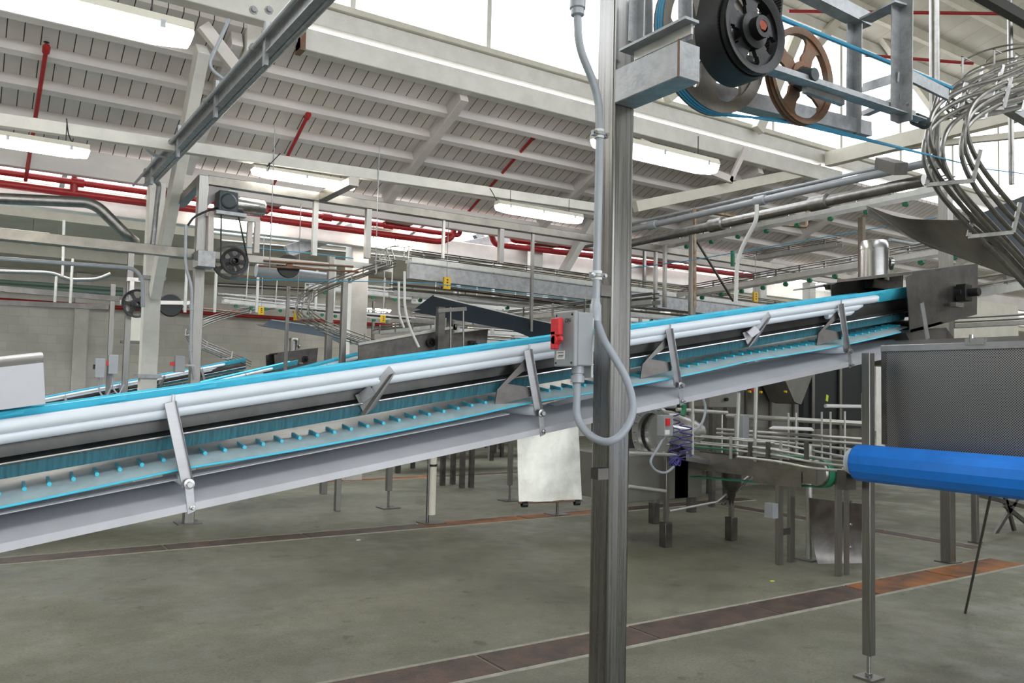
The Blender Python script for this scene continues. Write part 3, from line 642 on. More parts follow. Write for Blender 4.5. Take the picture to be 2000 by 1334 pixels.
# conduit on the column
def cp(x, y, d): return D(x, y, d)
cY = 2.80
t = thing('column_conduit', 'rigid grey conduit clamped along the bare steel column', 'conduit', tuple(onY(1170, 600, cY)))
MB().tube(rounded([onY(1128, 30, cY), onY(1130, 90, cY), onY(1169, 185, cY), onY(1171, 260, cY), onY(1168, 420, cY), onY(1164, 600, cY)], .14, 8), .018, 14).build('conduit_tube', GREYC, t)
MB().lathe([(.02, 0), (.03, .005), (.03, .03), (.036, .035), (.036, .09), (0, .09)], onY(1128, 32, cY), (0, 0, 1), 14).build('fitting', GREYC, t)
for py in (262, 538):
    c = onY(1170 if py < 400 else 1166, py, cY); MB().lathe([(.018, -.02), (.023, -.02), (.023, .02), (.018, .02)], c, (0, 0, 1), 14).build('sleeve', PAPER, t)
    MB().lathe([(.022, -.008), (.027, -.008), (.027, .008), (.022, .008)], c, (0, 0, 1), 14).box(c+V((-.04, -.012, -.012)), c+V((.045, .008, .012))).build('clamp', GALV, t, .002)
    for s in (-1, 1): MB().lathe([(0, -.01), (.008, -.01), (.008, 0)], c+V((s*.034, -.013, 0)), (0, 1, 0), 6).build('screw', STEELB, t)
MB().lathe([(.018, 0), (.026, 0), (.026, .07), (.022, .075), (.018, .1)], onY(1163, 618, cY)+V((0, 0, -.02)), (0, 0, 1), 14).build('connector', GREYC, t)
# switch box
q0 = onY(1121, 660, 2.76)
bx0 = q0.x; zt = onY(1121, 608, 2.76).z; zb = onY(1121, 714, 2.76).z; bw = .135; bd = .105
t = thing('disconnect_switch', 'grey safety switch box with a red handle fixed to the bare column', 'switch box', (bx0+bd/2, 2.76, zb))
MB().box((bx0+.022, 2.76, zb), (bx0+bd, 2.76+bw, zt)).build('box_body', GREYP, t, .006)
MB().box((bx0-.002, 2.757, zb-.004), (bx0+.02, 2.763+bw, zt+.004)).build('box_lid', GREYP, t, .005)
MB().box((bx0+bd, 2.77, zb-.05), (bx0+bd+.012, 2.76+bw, zt-.02)).build('back_plate', ALU, t, .002)
yc = 2.76+bw*.55
MB().lathe([(0, -.03), (.028, -.03), (.032, -.004), (.034, 0)], (bx0-.002, yc-.01, zb+.125), (-1, 0, 0), 18).build('knob_base', GREYP, t)
h = MB(); h.box((bx0-.045, yc+.0, zb+.07), (bx0-.022, yc+.035, zb+.15)); h.box((bx0-.045, yc-.022, zb+.13), (bx0-.018, yc+.035, zb+.205)); h.lathe([(0, 0), (.022, 0), (.022, .03), (0, .03)], (bx0-.045, yc+.012, zb+.11), (1, 0, 0), 16); h.box((bx0-.04, yc-.035, zb+.105), (bx0-.025, yc, zb+.125))
h.build('handle', REDH, t, .004)['label'] = 'red switch handle'
lb = MB().box((bx0-.004, 2.76+.06, zb+.028), (bx0-.002, 2.76+.118, zb+.065)).build('label_plate', PAPER, t)
for i, (y0, y1, z) in enumerate(((.068, .108, .055), (.068, .103, .043), (.07, .108, .037))):
    MB().box((bx0-.0045, 2.76+y0, zb+z), (bx0-.004, 2.76+y1, zb+z+.003)).build('print_line', INK, lb)
for s in (0, 1):
    for z in (zb+.012, zt-.012): MB().cyl((bx0-.004, 2.76+.012+s*(bw-.024), z), (bx0, 2.76+.012+s*(bw-.024), z), .005, 8).build('screw', BLKM, t)
def text_on(txt, size, loc, rotm, mt, parent, name='lettering'):
    cu = bpy.data.curves.new(name, 'FONT'); cu.body = txt; cu.size = size; cu.extrude = .0006; cu.align_x = 'CENTER'
    o = bpy.data.objects.new(name, cu); sc.collection.objects.link(o)
    dg = bpy.context.evaluated_depsgraph_get(); me = bpy.data.meshes.new_from_object(o.evaluated_get(dg)); bpy.data.objects.remove(o)
    o = bpy.data.objects.new(name, me); me.materials.clear(); me.materials.append(mt); sc.collection.objects.link(o)
    if parent: o.parent = parent; loc = V(loc)-parent.location
    o.rotation_euler = rotm; o.location = loc; return o
text_on('ON', .026, (bx0-.005, 2.76+.04, zt-.045), (R(90), 0, R(-90)), INK, t)
text_on('OFF', .013, (bx0-.005, 2.76+.117, zb+.118), (R(90), 0, R(-90)), INK, t)
fr = MB(); yy = 2.76+.112
for (y0, z0, y1, z1) in ((-.013, 0, .013, .002), (-.013, .012, .013, .014), (-.013, 0, -.011, .014), (.011, 0, .013, .014)): fr.box((bx0-.0045, yy+y0, zt-.04+z0), (bx0-.003, yy+y1, zt-.04+z1))
fr.build('maker_frame', INK, t)
gl = onY(1129, 722, 2.80); gl = V((bx0+.055, 2.80, zb))
MB().lathe([(.018, 0), (.027, 0), (.027, -.03), (.022, -.033), (.022, -.04), (.03, -.042), (.03, -.07), (.02, -.075)], gl, (0, 0, 1), 12).build('cable_gland', GREYC, t)
# flexible hose
gp = proj_d = (gl-CAM).dot(FW)
pts = [gl+V((0, 0, -.05)), D(1127, 770, gp-.02), D(1128, 815, gp-.04), D(1150, 848, gp-.1), D(1185, 863, gp-.18), D(1217, 845, gp-.18), D(1236, 800, gp-.15), D(1225, 745, gp-.12), D(1200, 698, gp-.07), D(1180, 665, gp-.03), onY(1165, 625, cY)]
t = thing('flexible_hose', 'looped grey flexible hose from the switch box to the conduit on the column', 'hose', tuple(D(1185, 863, gp-.18)))
MB().tube(spline(pts, 9), .0165, 16).build('hose_tube', GREYH, t)
MB().lathe([(.017, -.025), (.0225, -.025), (.0225, .025), (.017, .025)], pts[-1]+V((0, 0, .0)), (0, 0, 1), 14).build('end_connector', GREYC, t)
# ================================================================ PULLEY UNIT NEAR THE TOP
def pulley(name, label, c, r, face, nsp, mt, hub=.25, w=.05, hubmt=None, rim=.14, toothed=False, spw=.3, rot=0.):
    c = V(c); t = thing(name, label, 'pulley', tuple(c))
    W = w/2
    MB().lathe([(r*(1-rim), -W*.7), (r*.97, -W), (r, -W), (r*.965, -W*.45), (r, -W*.05), (r, W*.05), (r*.965, W*.45), (r, W), (r*.97, W), (r*(1-rim), W*.7)], c, (0, 1, 0), 44, True).build('pulley_rim', mt, t)
    for k in range(nsp):
        g = rot+2*math.pi*k/nsp; pts = []
        for s in (-1, 1):
            seq = [(hub*.7, hub*.7*math.tan(spw)), (hub*1.3, spw*.42), (.55, spw*.34), (1-rim-.12, spw*.42), (1-rim+.02, spw*1.0)]
            for q in (seq if s == 1 else reversed(seq)): pts.append((q[0]*r, s*q[1]*r))
        P_ = [c+V((math.cos(g)*a-math.sin(g)*b, -W*.3, math.sin(g)*a+math.cos(g)*b)) for a, b in pts]
        MB().prism(P_, (0, W*.6, 0)).build('spoke', mt, t)
    MB().lathe([(.03, -w*1.1), (hub*r*.6, -w*1.1), (hub*r*.62, -W), (hub*r, -W*.8), (hub*r, W*.8), (hub*r*.6, w), (.03, w)], c, (0, 1, 0), 24).build('hub', hubmt or mt, t)
    if toothed: pass
    return t
YW = 2.74
w1 = onY(1390, 82, YW+.16); w1r = (onY(1390, 82, YW+.16)-onY(1390, 222, YW+.16)).length
pulley('rope_pulley', 'large weathered spoked pulley with blue ropes, behind the black one', w1, w1r, 0, 5, mat('weathered_iron', (.20, .18, .155), .4, .5, .3, 8, .2), w=.07, rot=R(262), spw=.42, rim=.16, hub=.3)
YB_ = YW-.17; w2 = onY(1466, 62, YB_); w2r = (onY(1466, 62, YB_)-onY(1466, 146, YB_)).length
t2 = pulley('drive_pulley', 'black spoked drive pulley with rusty hub in front of the larger wheel', w2, w2r, 0, 5, BLKM, w=.07, rot=R(20), spw=.5, rim=.2, hub=.42)
MB().lathe([(0, -.02), (.03, -.02), (.035, .0)], w2+V((0, -.055, .01)), (0, 1, 0), 6).build('rusty_bolt', mat('orange_rust', (.35, .07, .03), .2, .6, .2, 9), t2)['label'] = 'rusty orange centre bolt'
w3 = onY(1562, 150, YW+.10); w3r = (onY(1562, 150, YW+.10)-onY(1562, 243, YW+.10)).length
pulley('idler_pulley', 'rust brown spoked idler pulley to the side of the black pulley', w3, w3r, 0, 4, RUST, w=.05, rot=R(62), spw=.42, rim=.13, hub=.3)
def belt_around(name, label, c1, r1, c2, r2, wd, th, mt, y, teeth=True, cat='belt'):
    c1, c2 = V(c1), V(c2); d = V((c2.x-c1.x, 0, c2.z-c1.z)); L_ = d.length; ang = math.atan2(d.z, d.x); ph = math.acos(max(-1, min(1, (r1-r2)/L_)))
    pts = []
    for i in range(41):
        g = ang+ph+(2*math.pi-2*ph)*i/40; pts.append(V((c1.x+math.cos(g)*r1, y, c1.z+math.sin(g)*r1)))
    for i in range(17):
        g = ang-ph+(2*ph)*i/16; pts.append(V((c2.x+math.cos(g)*r2, y, c2.z+math.sin(g)*r2)))
    mb = MB(); n = len(pts)
    cm = [c1]*41+[c2]*17; k = len(mb.v)
    for i, p in enumerate(pts):
        o = (V((p.x, y, p.z))-V((cm[i].x, y, cm[i].z))).normalized()
        for (dy, do) in ((-wd/2, 0), (wd/2, 0), (wd/2, th), (-wd/2, th)): mb.v.append(p+V((0, dy, 0))+o*do)
    for i in range(n):
        A, B = i*4, ((i+1) % n)*4
        for j in range(4): mb.f.append((A+j, A+(j+1) % 4, B+(j+1) % 4, B+j))
    if teeth:
        for i in range(n):
            a, b = pts[i], pts[(i+1) % n]; m_ = max(1, int((b-a).length/.016))
            for q in range(m_):
                p = a+(b-a)*((q+.5)/m_); d_ = (b-a).normalized(); mb.bar(p-d_*.004, p+d_*.004, wd, .008, V((-d_.z, 0, d_.x)), (0, 0))
    return tag(mb.build(name, mt), label, cat)
belt_around('toothed_belt', 'wide black toothed drive belt looped around the black pulley', w2, w2r*1.01, V((w2.x+.24, w2.y, w2.z+1.3)), .13, .14, .010, BLACK, YB_+.08)
def rope(pts, label, r=.006, group=None): return tag(MB().tube(pts, r, 8).build('blue_rope', ROPE), label, 'rope', group)
for k, dy in enumerate((-.018, .0, .018)):
    c = V((w1.x, w1.y+dy, w1.z)); P_ = []
    for i in range(26):
        g = R(115)+R(160)*i/25; P_.append(c+V((math.cos(g), 0, math.sin(g)))*(w1r*.985)*1.0)
    P_.append(onY(1560, 243, YW+.15+dy)+V((0, 0, .01*k))); P_.append(onY(1815, 303, YW+.12+dy))
    rope(P_, 'blue ropes running side by side under the large weathered pulley', .0065, 'blue ropes on the large pulley')
rope([onY(1500, 25, 2.9), onY(1560, 50, 2.9), onY(1752, 128, 2.9), onY(1858, 172, 2.9)], 'thick blue rope slanting down across the galvanised frame', .013)
rope([onY(-40, 470, 9)+V((0, 0, 0)), onY(-10, 470, 9)], 'x') if 0 else None
rope([onX(1815, 303, 5), D(1925, 330, 7), D(2005, 340, 8)], 'thin blue cord crossing behind the curved rod chute', .005)
# galvanised angle frame around the pulleys
t = thing('pulley_frame', 'galvanised angle frame holding the pulleys beside the bare column', 'frame', tuple(onY(1500, 160, YW)))
def GA(p, q, a=.06, up=_z, flip=1, name='angle_bar'): return MB().angle(p, q, a, .007, up, flip).build(name, GALV, t)
yf, yb = YW-.06, YW+.30
GA(onY(1366, 90, YW-.01), onY(1788, 228, YW-.01), .07)
MB().cyl(w2+V((0, .03, 0)), w2+V((0, .36, 0)), .025, 12).build('axle', BLKM, t)
GA(onY(1366, 170, yb), onY(1702, 252, yb), .09, flip=-1)
GA(onY(1560, -35, yb-.04), onY(1702, 38, yb-.04), .085, flip=-1)
GA(onY(1770, -20, yf), onY(1768, 238, yf), .085, (0, -1, 0))
GA(onY(1675, 30, yb), onY(1673, 262, yb), .065, (0, -1, 0))
MB().bar(onY(1685, 172, yb), onY(1755, 150, yf+.02), .01, .055).build('cross_piece', GALV, t)
MB().bar(onY(1690, 222, yb), onY(1765, 190, yf+.02), .05, .03).build('cross_piece', GALV, t)
MB().bar(onY(1690, 40, yb-.1), onY(1760, 5, yf), .10, .012).build('cross_piece', GALV, t)
MB().bar(onY(1780, 150, yf+.06), onY(1850, 185, yf+.06), .02, .07).build('angle_bar', GALV, t)
MB().box(onY(1585, 150, YW-.02)+V((-.04, 0, -.05)), onY(1650, 205, YW-.02)+V((0, .03, .0))).build('bearing_plate', GALV, t)
c = onY(1577, 150, YW+.02); MB().lathe([(0, -.05), (.035, -.05), (.04, -.02), (.055, 0), (.055, .05)], c, (0, 1, 0), 18).box(c+V((-.09, -.01, -.06)), c+V((.09, .03, -.02))).build('pillow_bearing', MOTG, t)
for px, py in ((1774, 137), (1772, 204)): MB().lathe([(0, -.016), (.014, -.016), (.014, 0)], onY(px, py, yf-.01), (0, 1, 0), 6).build('bolt', STEELB, t)
# slotted uprights and channel at the column
GA(onY(1252, -10, YW+.0), onY(1250, 82, YW+.0), .05, (0, -1, 0)); GA(onY(1268, -10, YW+.03), onY(1268, 70, YW+.03), .045, (0, -1, 0)); GA(onY(1345, -10, YW-.08), onY(1345, 80, YW-.08), .045, (0, -1, 0))
MB().bar(onX(1222, 102, cx0+.03), onX(1352, 38, cx0+.03), .08, .012).build('channel', GALV, t)
MB().bar(onX(1240, 108, cx0+.05), onX(1352, 55, cx0+.05), .012, .05).build('channel', ALU, t)
MB().cyl(onY(1788, 232, yf+.1), onY(1815, 243, yf+.1), .012, 10).build('spring_rod', BLKM, t)
sp_ = []; a, b = onY(1786, 232, yf+.1), onY(1808, 241, yf+.1); d_, s_, u_ = frame(b-a)
for i in range(97): g = 2*math.pi*i/12; sp_.append(a+(b-a)*i/96+(s_*math.cos(g)+u_*math.sin(g))*.035)
MB().tube(sp_, .0045, 6).build('coil_spring', MOTG, t)
# ================================================================ ROD CHUTES
def rod_cage(name, label, path, hw, hh, r, mt, brk, up=_z, fixed=None, rods=((-1, -1), (0, -1), (1, -1), (-1, 1), (1, 1), (-1, 0), (1, 0)), cat='rod chute', bw=.022, group=None):
    P_ = spline(path, 8); t = thing(name, label, cat, tuple(P_[len(P_)//2]), group); N = len(P_); fr = []
    u = None
    for i in range(N):
        d = (P_[min(i+1, N-1)]-P_[max(i-1, 0)]).normalized()
        if fixed: s, u = V(fixed[0]), V(fixed[1])
        elif u is None: _, s, u = frame(d, V(up))
        else: u = (u-d*u.dot(d)).normalized(); s = d.cross(u)
        fr.append((s, u))
    for a, b in rods:
        MB().tube([P_[i]+fr[i][0]*a*hw+fr[i][1]*b*hh for i in range(N)], r, 8).build('guide_rod', mt, t)
    for f in brk:
        i = int(f*(N-1)); s, u_ = fr[i]; c = P_[i]; W, H = hw+r*2, hh+r*2; mb = MB()
        d = s.cross(u_).normalized()
        for a, b in (((-W, H), (-W, -H)), ((-W, -H), (W, -H)), ((W, -H), (W, H))):
            mb.bar(c+s*a[0]+u_*a[1], c+s*b[0]+u_*b[1], bw*.8, bw*.5, d)
        mb.build('bracket', mt, t)
    return t
p = [onY(2080, 118, 3.05), onY(1990, 165, 3.05), onY(1915, 190, 3.05), onY(1862, 225, 3.05), onY(1846, 275, 3.05), onY(1866, 335, 3.05), onY(1915, 400, 3.05), onY(1990, 480, 3.05), onY(2060, 560, 3.05)]
rod_cage('rod_chute', 'curved steel rod chute twisting down at the upper right edge', p, .135, .085, .017, TUBEM, (.04, .13, .24, .62, .80), fixed=((.83, -.53, .12), (.25, -.1, .95)), bw=.035)
p = [onY(2080, 90, 3.9), onY(1990, 128, 3.9), onY(1920, 152, 3.9), onY(1868, 190, 3.9), onY(1900, 215, 3.9), onY(1980, 200, 3.9), onY(2060, 180, 3.9)]
rod_cage('rod_chute', 'tight upper coil of steel rods above the curved rod chute', p, .08, .07, .011, TUBEM, (.15, .3, .7, .85), fixed=((.83, -.53, .12), (.25, -.1, .95)), bw=.03)
for k, (cx, cyy, rx, h) in enumerate(((1960, 115, .42, 0), (1965, 140, .42, 0), (1975, 160, .40, 0), (1985, 112, .30, 0))):
    c = onY(cx, cyy, 4.4); pts = [c+V((math.cos(g)*rx*.9, math.sin(g)*rx, 0)) for g in [R(120)+R(200)*i/20 for i in range(21)]]
    tag(MB().tube(pts+[pts[-1]+V((.9, 0, .02))], .010, 8).build('spiral_rod', TUBEM), 'bent steel rod of the spiral guide above the curved rod chute', 'rod', 'rods of the spiral guide')
for px, py in ((1880, 130), (1942, 115), (1985, 122)):
    c = onY(px, py, 4.1); tag(MB().box(c+V((-.015, -.004, -.17)), c+V((.015, .004, .10))).box(c+V((-.015, -.004, .09)), c+V((.16, .004, .10))).build('guide_bracket', TUBEM), 'flat steel bracket holding the spiral guide rods at the upper right', 'bracket', 'brackets of the spiral guide')
for (a, b) in (((1838, 178), (2010, 130)), ((1838, 232), (2010, 190)), ((1850, 210), (2010, 168))):
    tag(MB().bar(onY(*a, 4.0), onY(*b, 4.0), .02, .045).build('support_strip', STEELD), 'dark steel strip running behind the curved rod chute', 'bar', 'strips behind the rod chute')
tag(MB().bar(onY(1935, 190, 4.2), onY(2030, 248, 4.2), .1, .10).build('chain_channel', GALV), 'steel channel with a green wear strip under the spiral guide', 'channel')
tag(MB().bar(onY(1945, 178, 4.19), onY(2030, 228, 4.19), .1, .012).build('wear_strip', GREEN), 'green plastic wear strip on the channel at the right edge', 'strip')
tag(MB().bar(onY(1912, -12, 4.4), onY(2060, 72, 4.4), .1, .12).build('dark_beam', BLKM), 'dark beam crossing the top right corner', 'beam')
pipe('guard_pipe', [onY(1838, 172, 3.2), onY(1822, 215, 3.2), onY(1818, 300, 3.2), onY(1828, 370, 3.2), onY(1880, 425, 3.2), onY(2030, 545, 3.2)], .016, TUBEM, 'bright bent tube sweeping down in front of the curved rod chute', rad=.3)
pipe('hanger_post', [onX(1825, -30, 5.9), onX(1826, 330, 5.9)], .036, TUBEM, 'round stainless hanger pipe coming down beside the galvanised frame', 'post')
pipe('hanger_post', [onY(1972, -20, 4.6), onY(1976, 360, 4.6)], .03, TUBEM, 'thin steel hanger post at the upper right behind the rods', 'post')
# chute sheet and navy board on the right
def surf(name, mt, label, cat, A, B, n=10, th=.004, parent=None):
    t = MB().sheet([[A[i], B[i]] if True else 0 for i in range(len(A))], th).build(name, mt, parent)
    return tag(t, label, cat) if parent is None else t
A = spline([onY(1692, 402, 4.3), onY(1760, 425, 4.1), onY(1850, 430, 3.9), onY(2030, 430, 3.7)], 5)
B = spline([onY(1700, 408, 3.95), onY(1790, 470, 3.75), onY(1880, 505, 3.55), onY(2030, 560, 3.4)], 5)
mid = [(a+b)/2+V((0, 0, -.07)) for a, b in zip(A, B)]
tag(MB().sheet([[A[i], mid[i], B[i]] for i in range(len(A))], .004).build('curved_chute', mat('smoked_steel', (.16, .15, .14), 1, .22, .35, 5)), 'dark polished curved chute sheet behind the rod chute at the right edge', 'chute')
tag(quadsheet(MB(), onY(1889, 428, 3.55), onY(2040, 366, 3.55), onY(2040, 535, 3.25), onY(1925, 470, 3.3), 2, 2, .01).build('catch_board', NAVY), 'dark navy board under the rods at the right edge', 'board')
for k, (dY, pts, lab) in enumerate(((10, ((847, 578), (1010, 617), (1180, 655), (1180, 720), (1004, 646), (806, 609)), 'large tilted navy board in the middle behind the conveyor'), (16.6, ((530, 625), (640, 641), (700, 650), (700, 690), (640, 659), (511, 638)), 'smaller tilted navy board over the third conveyor'))):
    t = thing('catch_board', lab, 'board', tuple(onY(*pts[0], dY)))
    q = [onY(*p_, dY+(0 if i < 3 else -.35)) for i, p_ in enumerate(pts)]
    MB().hexa([q[5], q[4], q[1], q[0], q[5]+V((0, .02, .015)), q[4]+V((0, .02, .015)), q[1]+V((0, .02, .015)), q[0]+V((0, .02, .015))]).build('board_panel', NAVY, t)
    MB().hexa([q[4], q[3], q[2], q[1], q[4]+V((0, .02, .015)), q[3]+V((0, .02, .015)), q[2]+V((0, .02, .015)), q[1]+V((0, .02, .015))]).build('board_panel', NAVY, t)
    MB().bar(q[0], q[1], .012, .022).bar(q[1], q[2], .012, .02).build('edge_trim', ALU, t)
    MB().prism([q[5], onY(pts[5][0]-28*(1-k*.6), pts[5][1]-12*(1-k*.6), dY-.35), q[5]+V((.12, 0, .04))], (0, .01, 0)).build('edge_flap', STEELD, t)
# perforated guard, blue roller, leg
gx = 4.5
t = thing('perforated_guard', 'large perforated steel guard panel at the right edge', 'guard', tuple(onX(1728, 868, gx)))
a, b = onX(1728, 686, gx), onX(1728, 868, gx); yg1 = a.y; yg0 = .9
MB().box((gx, yg0, b.z-.06), (gx+.006, yg1, a.z)).build('perforated_sheet', PERF, t)
MB().box((gx-.012, yg0, a.z-.004), (gx+.02, yg1+.02, a.z+.035)).build('top_flange', SHEET, t, .002)
MB().hexa([(gx-.01, yg0, a.z+.03), (gx-.01, yg1, a.z+.03), (gx+.35, yg1+.2, a.z+.08), (gx+.35, yg0, a.z+.08), (gx-.01, yg0, a.z+.036), (gx-.01, yg1, a.z+.036), (gx+.35, yg1+.2, a.z+.086), (gx+.35, yg0, a.z+.086)]).build('top_sheet', STEELD, t)
MB().box((gx-.005, yg1-.01, b.z), (gx+.02, yg1+.02, a.z)).build('edge_post', STEELD, t)
c = onX(1905, 668, gx-.01); MB().box(c+V((-.01, -.05, -.015)), c+V((.02, .05, .02))).lathe([(0, -.02), (.012, -.02), (.012, .02), (0, .02)], c+V((0, .02, .02)), (0, 0, 1), 10).build('latch', STEELB, t)
t = thing('guard_stand', 'square stainless leg on a foot plate under the perforated guard', 'leg stand', tuple(onZ(1697, 1325, 0)))
q = onZ(1697, 1325, 0); lx, ly = q.x, q.y; zt = onY(1710, 690, ly).z
MB().box((lx-.026, ly-.026, .13), (lx+.026, ly+.026, zt)).build('square_tube', STEEL, t, .004)
MB().cyl((lx, ly, .01), (lx, ly, .14), .012, 12).build('threaded_rod', STEELB, t)
MB().box((lx-.06, ly-.06, 0), (lx+.06, ly+.06, .012)).lathe([(0, .03), (.02, .03), (.02, .015), (0, .015)], (lx, ly, 0), (0, 0, 1), 6).build('foot_plate', STEEL, t)
t = thing('blue_roller', 'faceted royal blue belt roller jutting in at the right edge', 'roller', tuple(onX(1680, 900, 4.22)))
c = onX(1676, 903, 4.22); rr = (onX(1680, 868, 4.22)-onX(1680, 940, 4.22)).length/2
MB().lathe([(.02, 0), (rr*.97, 0), (rr, -.01), (rr, -2.2), (.02, -2.2)], c, (0, 1, 0), 14).build('belt_surface', BLUE, t, smooth=False)
for i in range(14):
    g = 2*math.pi*i/14
MB().lathe([(.02, 0), (rr*.72, 0), (rr*.72, .045), (.05, .05), (.02, .05)], c, (0, 1, 0), 20).build('end_cap', PLAST, t)['label'] = 'white end bearing'
MB().cyl(c, c+V((0, .16, 0)), .02, 12).build('axle', STEELB, t)
MB().box(c+V((-.05, .04, -.16)), c+V((.04, .10, -.05))).build('bearing_bracket', STEELD, t)
# long rod leaning on the floor at right
a = onZ(1885, 1198, 0); tag(MB().tube([a, D(1936, 962, 5.3)], .009, 8).build('leaning_rod', STEELD), 'thin steel rod slanting from the floor up to the blue roller', 'rod')
# ================================================================ POSTS
def post(name, x, y, zt, w_, label, plate=True, mt=STEEL, z0=0., round_=False, cat='post'):
    t = thing(name, label, cat, (x, y, z0))
    if round_: MB().cyl((x, y, z0+.05), (x, y, zt), w_/2, 16).build('tube', mt, t)
    else: MB().box((x-w_/2, y-w_/2, z0), (x+w_/2, y+w_/2, zt)).build('square_tube', mt, t, .004)
    if plate: MB().box((x-w_*.9, y-w_*.9, z0), (x+w_*.9, y+w_*.9, z0+.012)).build('base_plate', STEELD, t)
    return t
q = onZ(1852, 1098, 0); post('steel_post', q.x, q.y, onY(1855, 380, q.y).z, .10, 'tall square stainless post behind the blue roller')
q = onZ(367, 1022, 0); p2x, p2y = q.x, q.y; zb2 = onY(395, 352, q.y).z
t = thing('overhead_gantry', 'stainless frame of the second line: post, long high beam and short arm toward the viewer', 'frame', (p2x, p2y, 0))
MB().box((p2x-.055, p2y-.055, 0), (p2x+.055, p2y+.055, zb2+.05)).build('post', STEEL, t, .006)
MB().box((p2x-.13, p2y-.13, 0), (p2x+.13, p2y+.13, .014)).build('base_plate', STEELD, t)
MB().box((p2x+.05, p2y-.05, zb2-.05), (15., p2y+.05, zb2+.06)).build('long_beam', STEELH, t, .006)
MB().box((p2x-.05, p2y-1.9, zb2-.04), (p2x+.05, p2y-.05, zb2+.06)).build('short_arm', STEELD, t, .004) if 0 else MB().bar((p2x, p2y, zb2+.01), onX(352, 398, p2x), .1, .1).build('short_arm', STEELH, t)
MB().prism([(p2x+.05, p2y-.02, zb2-.05), (p2x+.32, p2y-.02, zb2-.05), (p2x+.05, p2y-.02, zb2-.30)], (0, .02, 0)).build('corner_gusset', STEELD, t)
xa = onY(628, 388, p2y).x; yb_ = onX(690, 352, xa).y
MB().box((xa-.05, yb_, zb2-.04), (xa+.06, p2y-.05, zb2+.06)).build('cross_arm', STEELH, t, .004)
MB().box((xa-.05, yb_-.02, zb2-.04), (xa+.06, yb_, zb2+.06)).build('arm_end_cap', OLDW, t)
for i, (px, pt, pb, w_, m_) in enumerate(((617, 388, 500, .06, ALU), (720, 402, 505, .07, STEEL), (867, 425, 505, .035, ALU), (979, 440, 515, .07, STEEL), (1041, 445, 650, .04, STEEL))):
    a = onY(px, pt, p2y); MB().box((a.x-w_/2, p2y-w_/2, onY(px, pb, p2y).z), (a.x+w_/2, p2y+w_/2, zb2-.04)).build('hanger_post', m_, t)
for (px, d) in ((532, .01), (738, .01)): 
    a = onY(px, 380, p2y-.3); tag(MB().cyl((a.x, a.y, zb2+.7), (a.x, a.y, onY(px, 530, a.y).z), .006, 6).build('hanger_wire', GALV), 'thin vertical steel wire hanging over the second line, %s' % ('beside the short cross arm end' if px < 600 else 'above the rod chute top'), 'wire')
zb = onY(200, 478, p2y).z
tag(MB().bar((-4, p2y, zb), (p2x-.06, p2y, zb), .10, .11).build('cross_beam', STEELH, None, .004), 'long dull steel beam running in from the picture edge to the far stainless post', 'beam')
# pulley unit of the second line
Y2 = p2y-.1
t = thing('pulley_frame', 'white painted motor frame beside the far stainless post', 'frame', tuple(onY(400, 500, Y2)))
def WB(a, b, w_=.06, name='frame_bar', Y=Y2, Yb=None): return MB().bar(onY(*a, Y), onY(*b, Yb or Y), w_, w_).build(name, OLDW, t)
WB((408, 418), (506, 430)); WB((412, 418), (410, 500)); WB((503, 430), (500, 494)); WB((400, 422), (398, 500), Y=Y2+.3); WB((488, 434), (486, 496), Y=Y2+.3); WB((396, 497), (640, 520), .08, Y=Y2+.05); WB((398, 420), (408, 418), .05, Y=Y2+.3, Yb=Y2)
q = onY(400, 506, Y2-.1); MB().box(q+V((-.1, -.12, -.1)), q+V((.09, .12, .08))).build('arm_block', GALV, t, .004)
wA = onY(450, 512, Y2+.1); rA = (onY(450, 512, Y2+.1)-onY(450, 546, Y2+.1)).length
pulley('rope_pulley', 'grey rope pulley partly behind the black pulley on the far stainless post', wA, rA, 0, 5, mat('grey_iron', (.16, .16, .16), .5, .45, .2), w=.06)
wB = onY(458, 510, Y2-.08); rB = (onY(458, 510, Y2)-onY(458, 535, Y2)).length
pulley('drive_pulley', 'small black spoked pulley at the far stainless post', wB, rB, 0, 6, BLKM, w=.05, hub=.4, rim=.2, spw=.35)
mc = onY(446, 394, Y2-.08)
belt_around('drive_belt', 'thin black belt running down from the far motor to its pulley', mc, .075, wB, rB, .04, .008, BLACK, Y2-.08, teeth=False)
t = thing('gear_motor', 'horizontal motor with slate gearbox and steel body on the far white frame', 'motor', tuple(mc))
MB().box(mc+V((-.11, -.02, -.12)), mc+V((.11, .2, .12))).lathe([(0, -.04), (.08, -.04), (.1, -.01), (.1, .02)], mc, (0, 1, 0), 24).build('gearbox', MOTG, t, .012)
MB().lathe([(0, .1), (.1, .11), (.1, .42), (.085, .44), (0, .44)], mc+V((0, .09, .0)), (1, 0, 0), 24).build('motor_body', STEELB, t)
MB().box(mc+V((-.14, -.05, -.16)), mc+V((.2, .2, -.12))).build('mount_plate', GALV, t)
pipe('cable', spline([onY(432, 404, Y2), onY(405, 412, Y2-.1), onY(380, 424, Y2-.1), onY(367, 440, Y2-.1)]), .012, BLACK, 'black cable arching from the far motor to the conduit by the post', 'cable')
pipe('conduit', [onY(363, 440, Y2-.1), onY(362, 520, Y2-.1), onY(375, 560, Y2-.1), onY(372, 700, Y2-.1), onY(380, 742, Y2-.1)], .018, GREYC, 'grey conduit running down beside the far stainless post', 'conduit', rad=.2, fittings=[onY(374, 600, Y2-.1), onY(372, 680, Y2-.1)])
dc = onY(563, 520, Y2+.05)
t = thing('belt_guard_disc', 'dark solid disc pulley hung under the far white beam', 'disc', tuple(dc)); rD = (dc-onY(563, 543, Y2+.05)).length
MB().lathe([(0, -.02), (rD*.95, -.02), (rD, -.01), (rD, .01), (rD*.95, .02), (0, .02)], dc, (0, 1, 0), 32).build('disc_plate', BLACK, t)
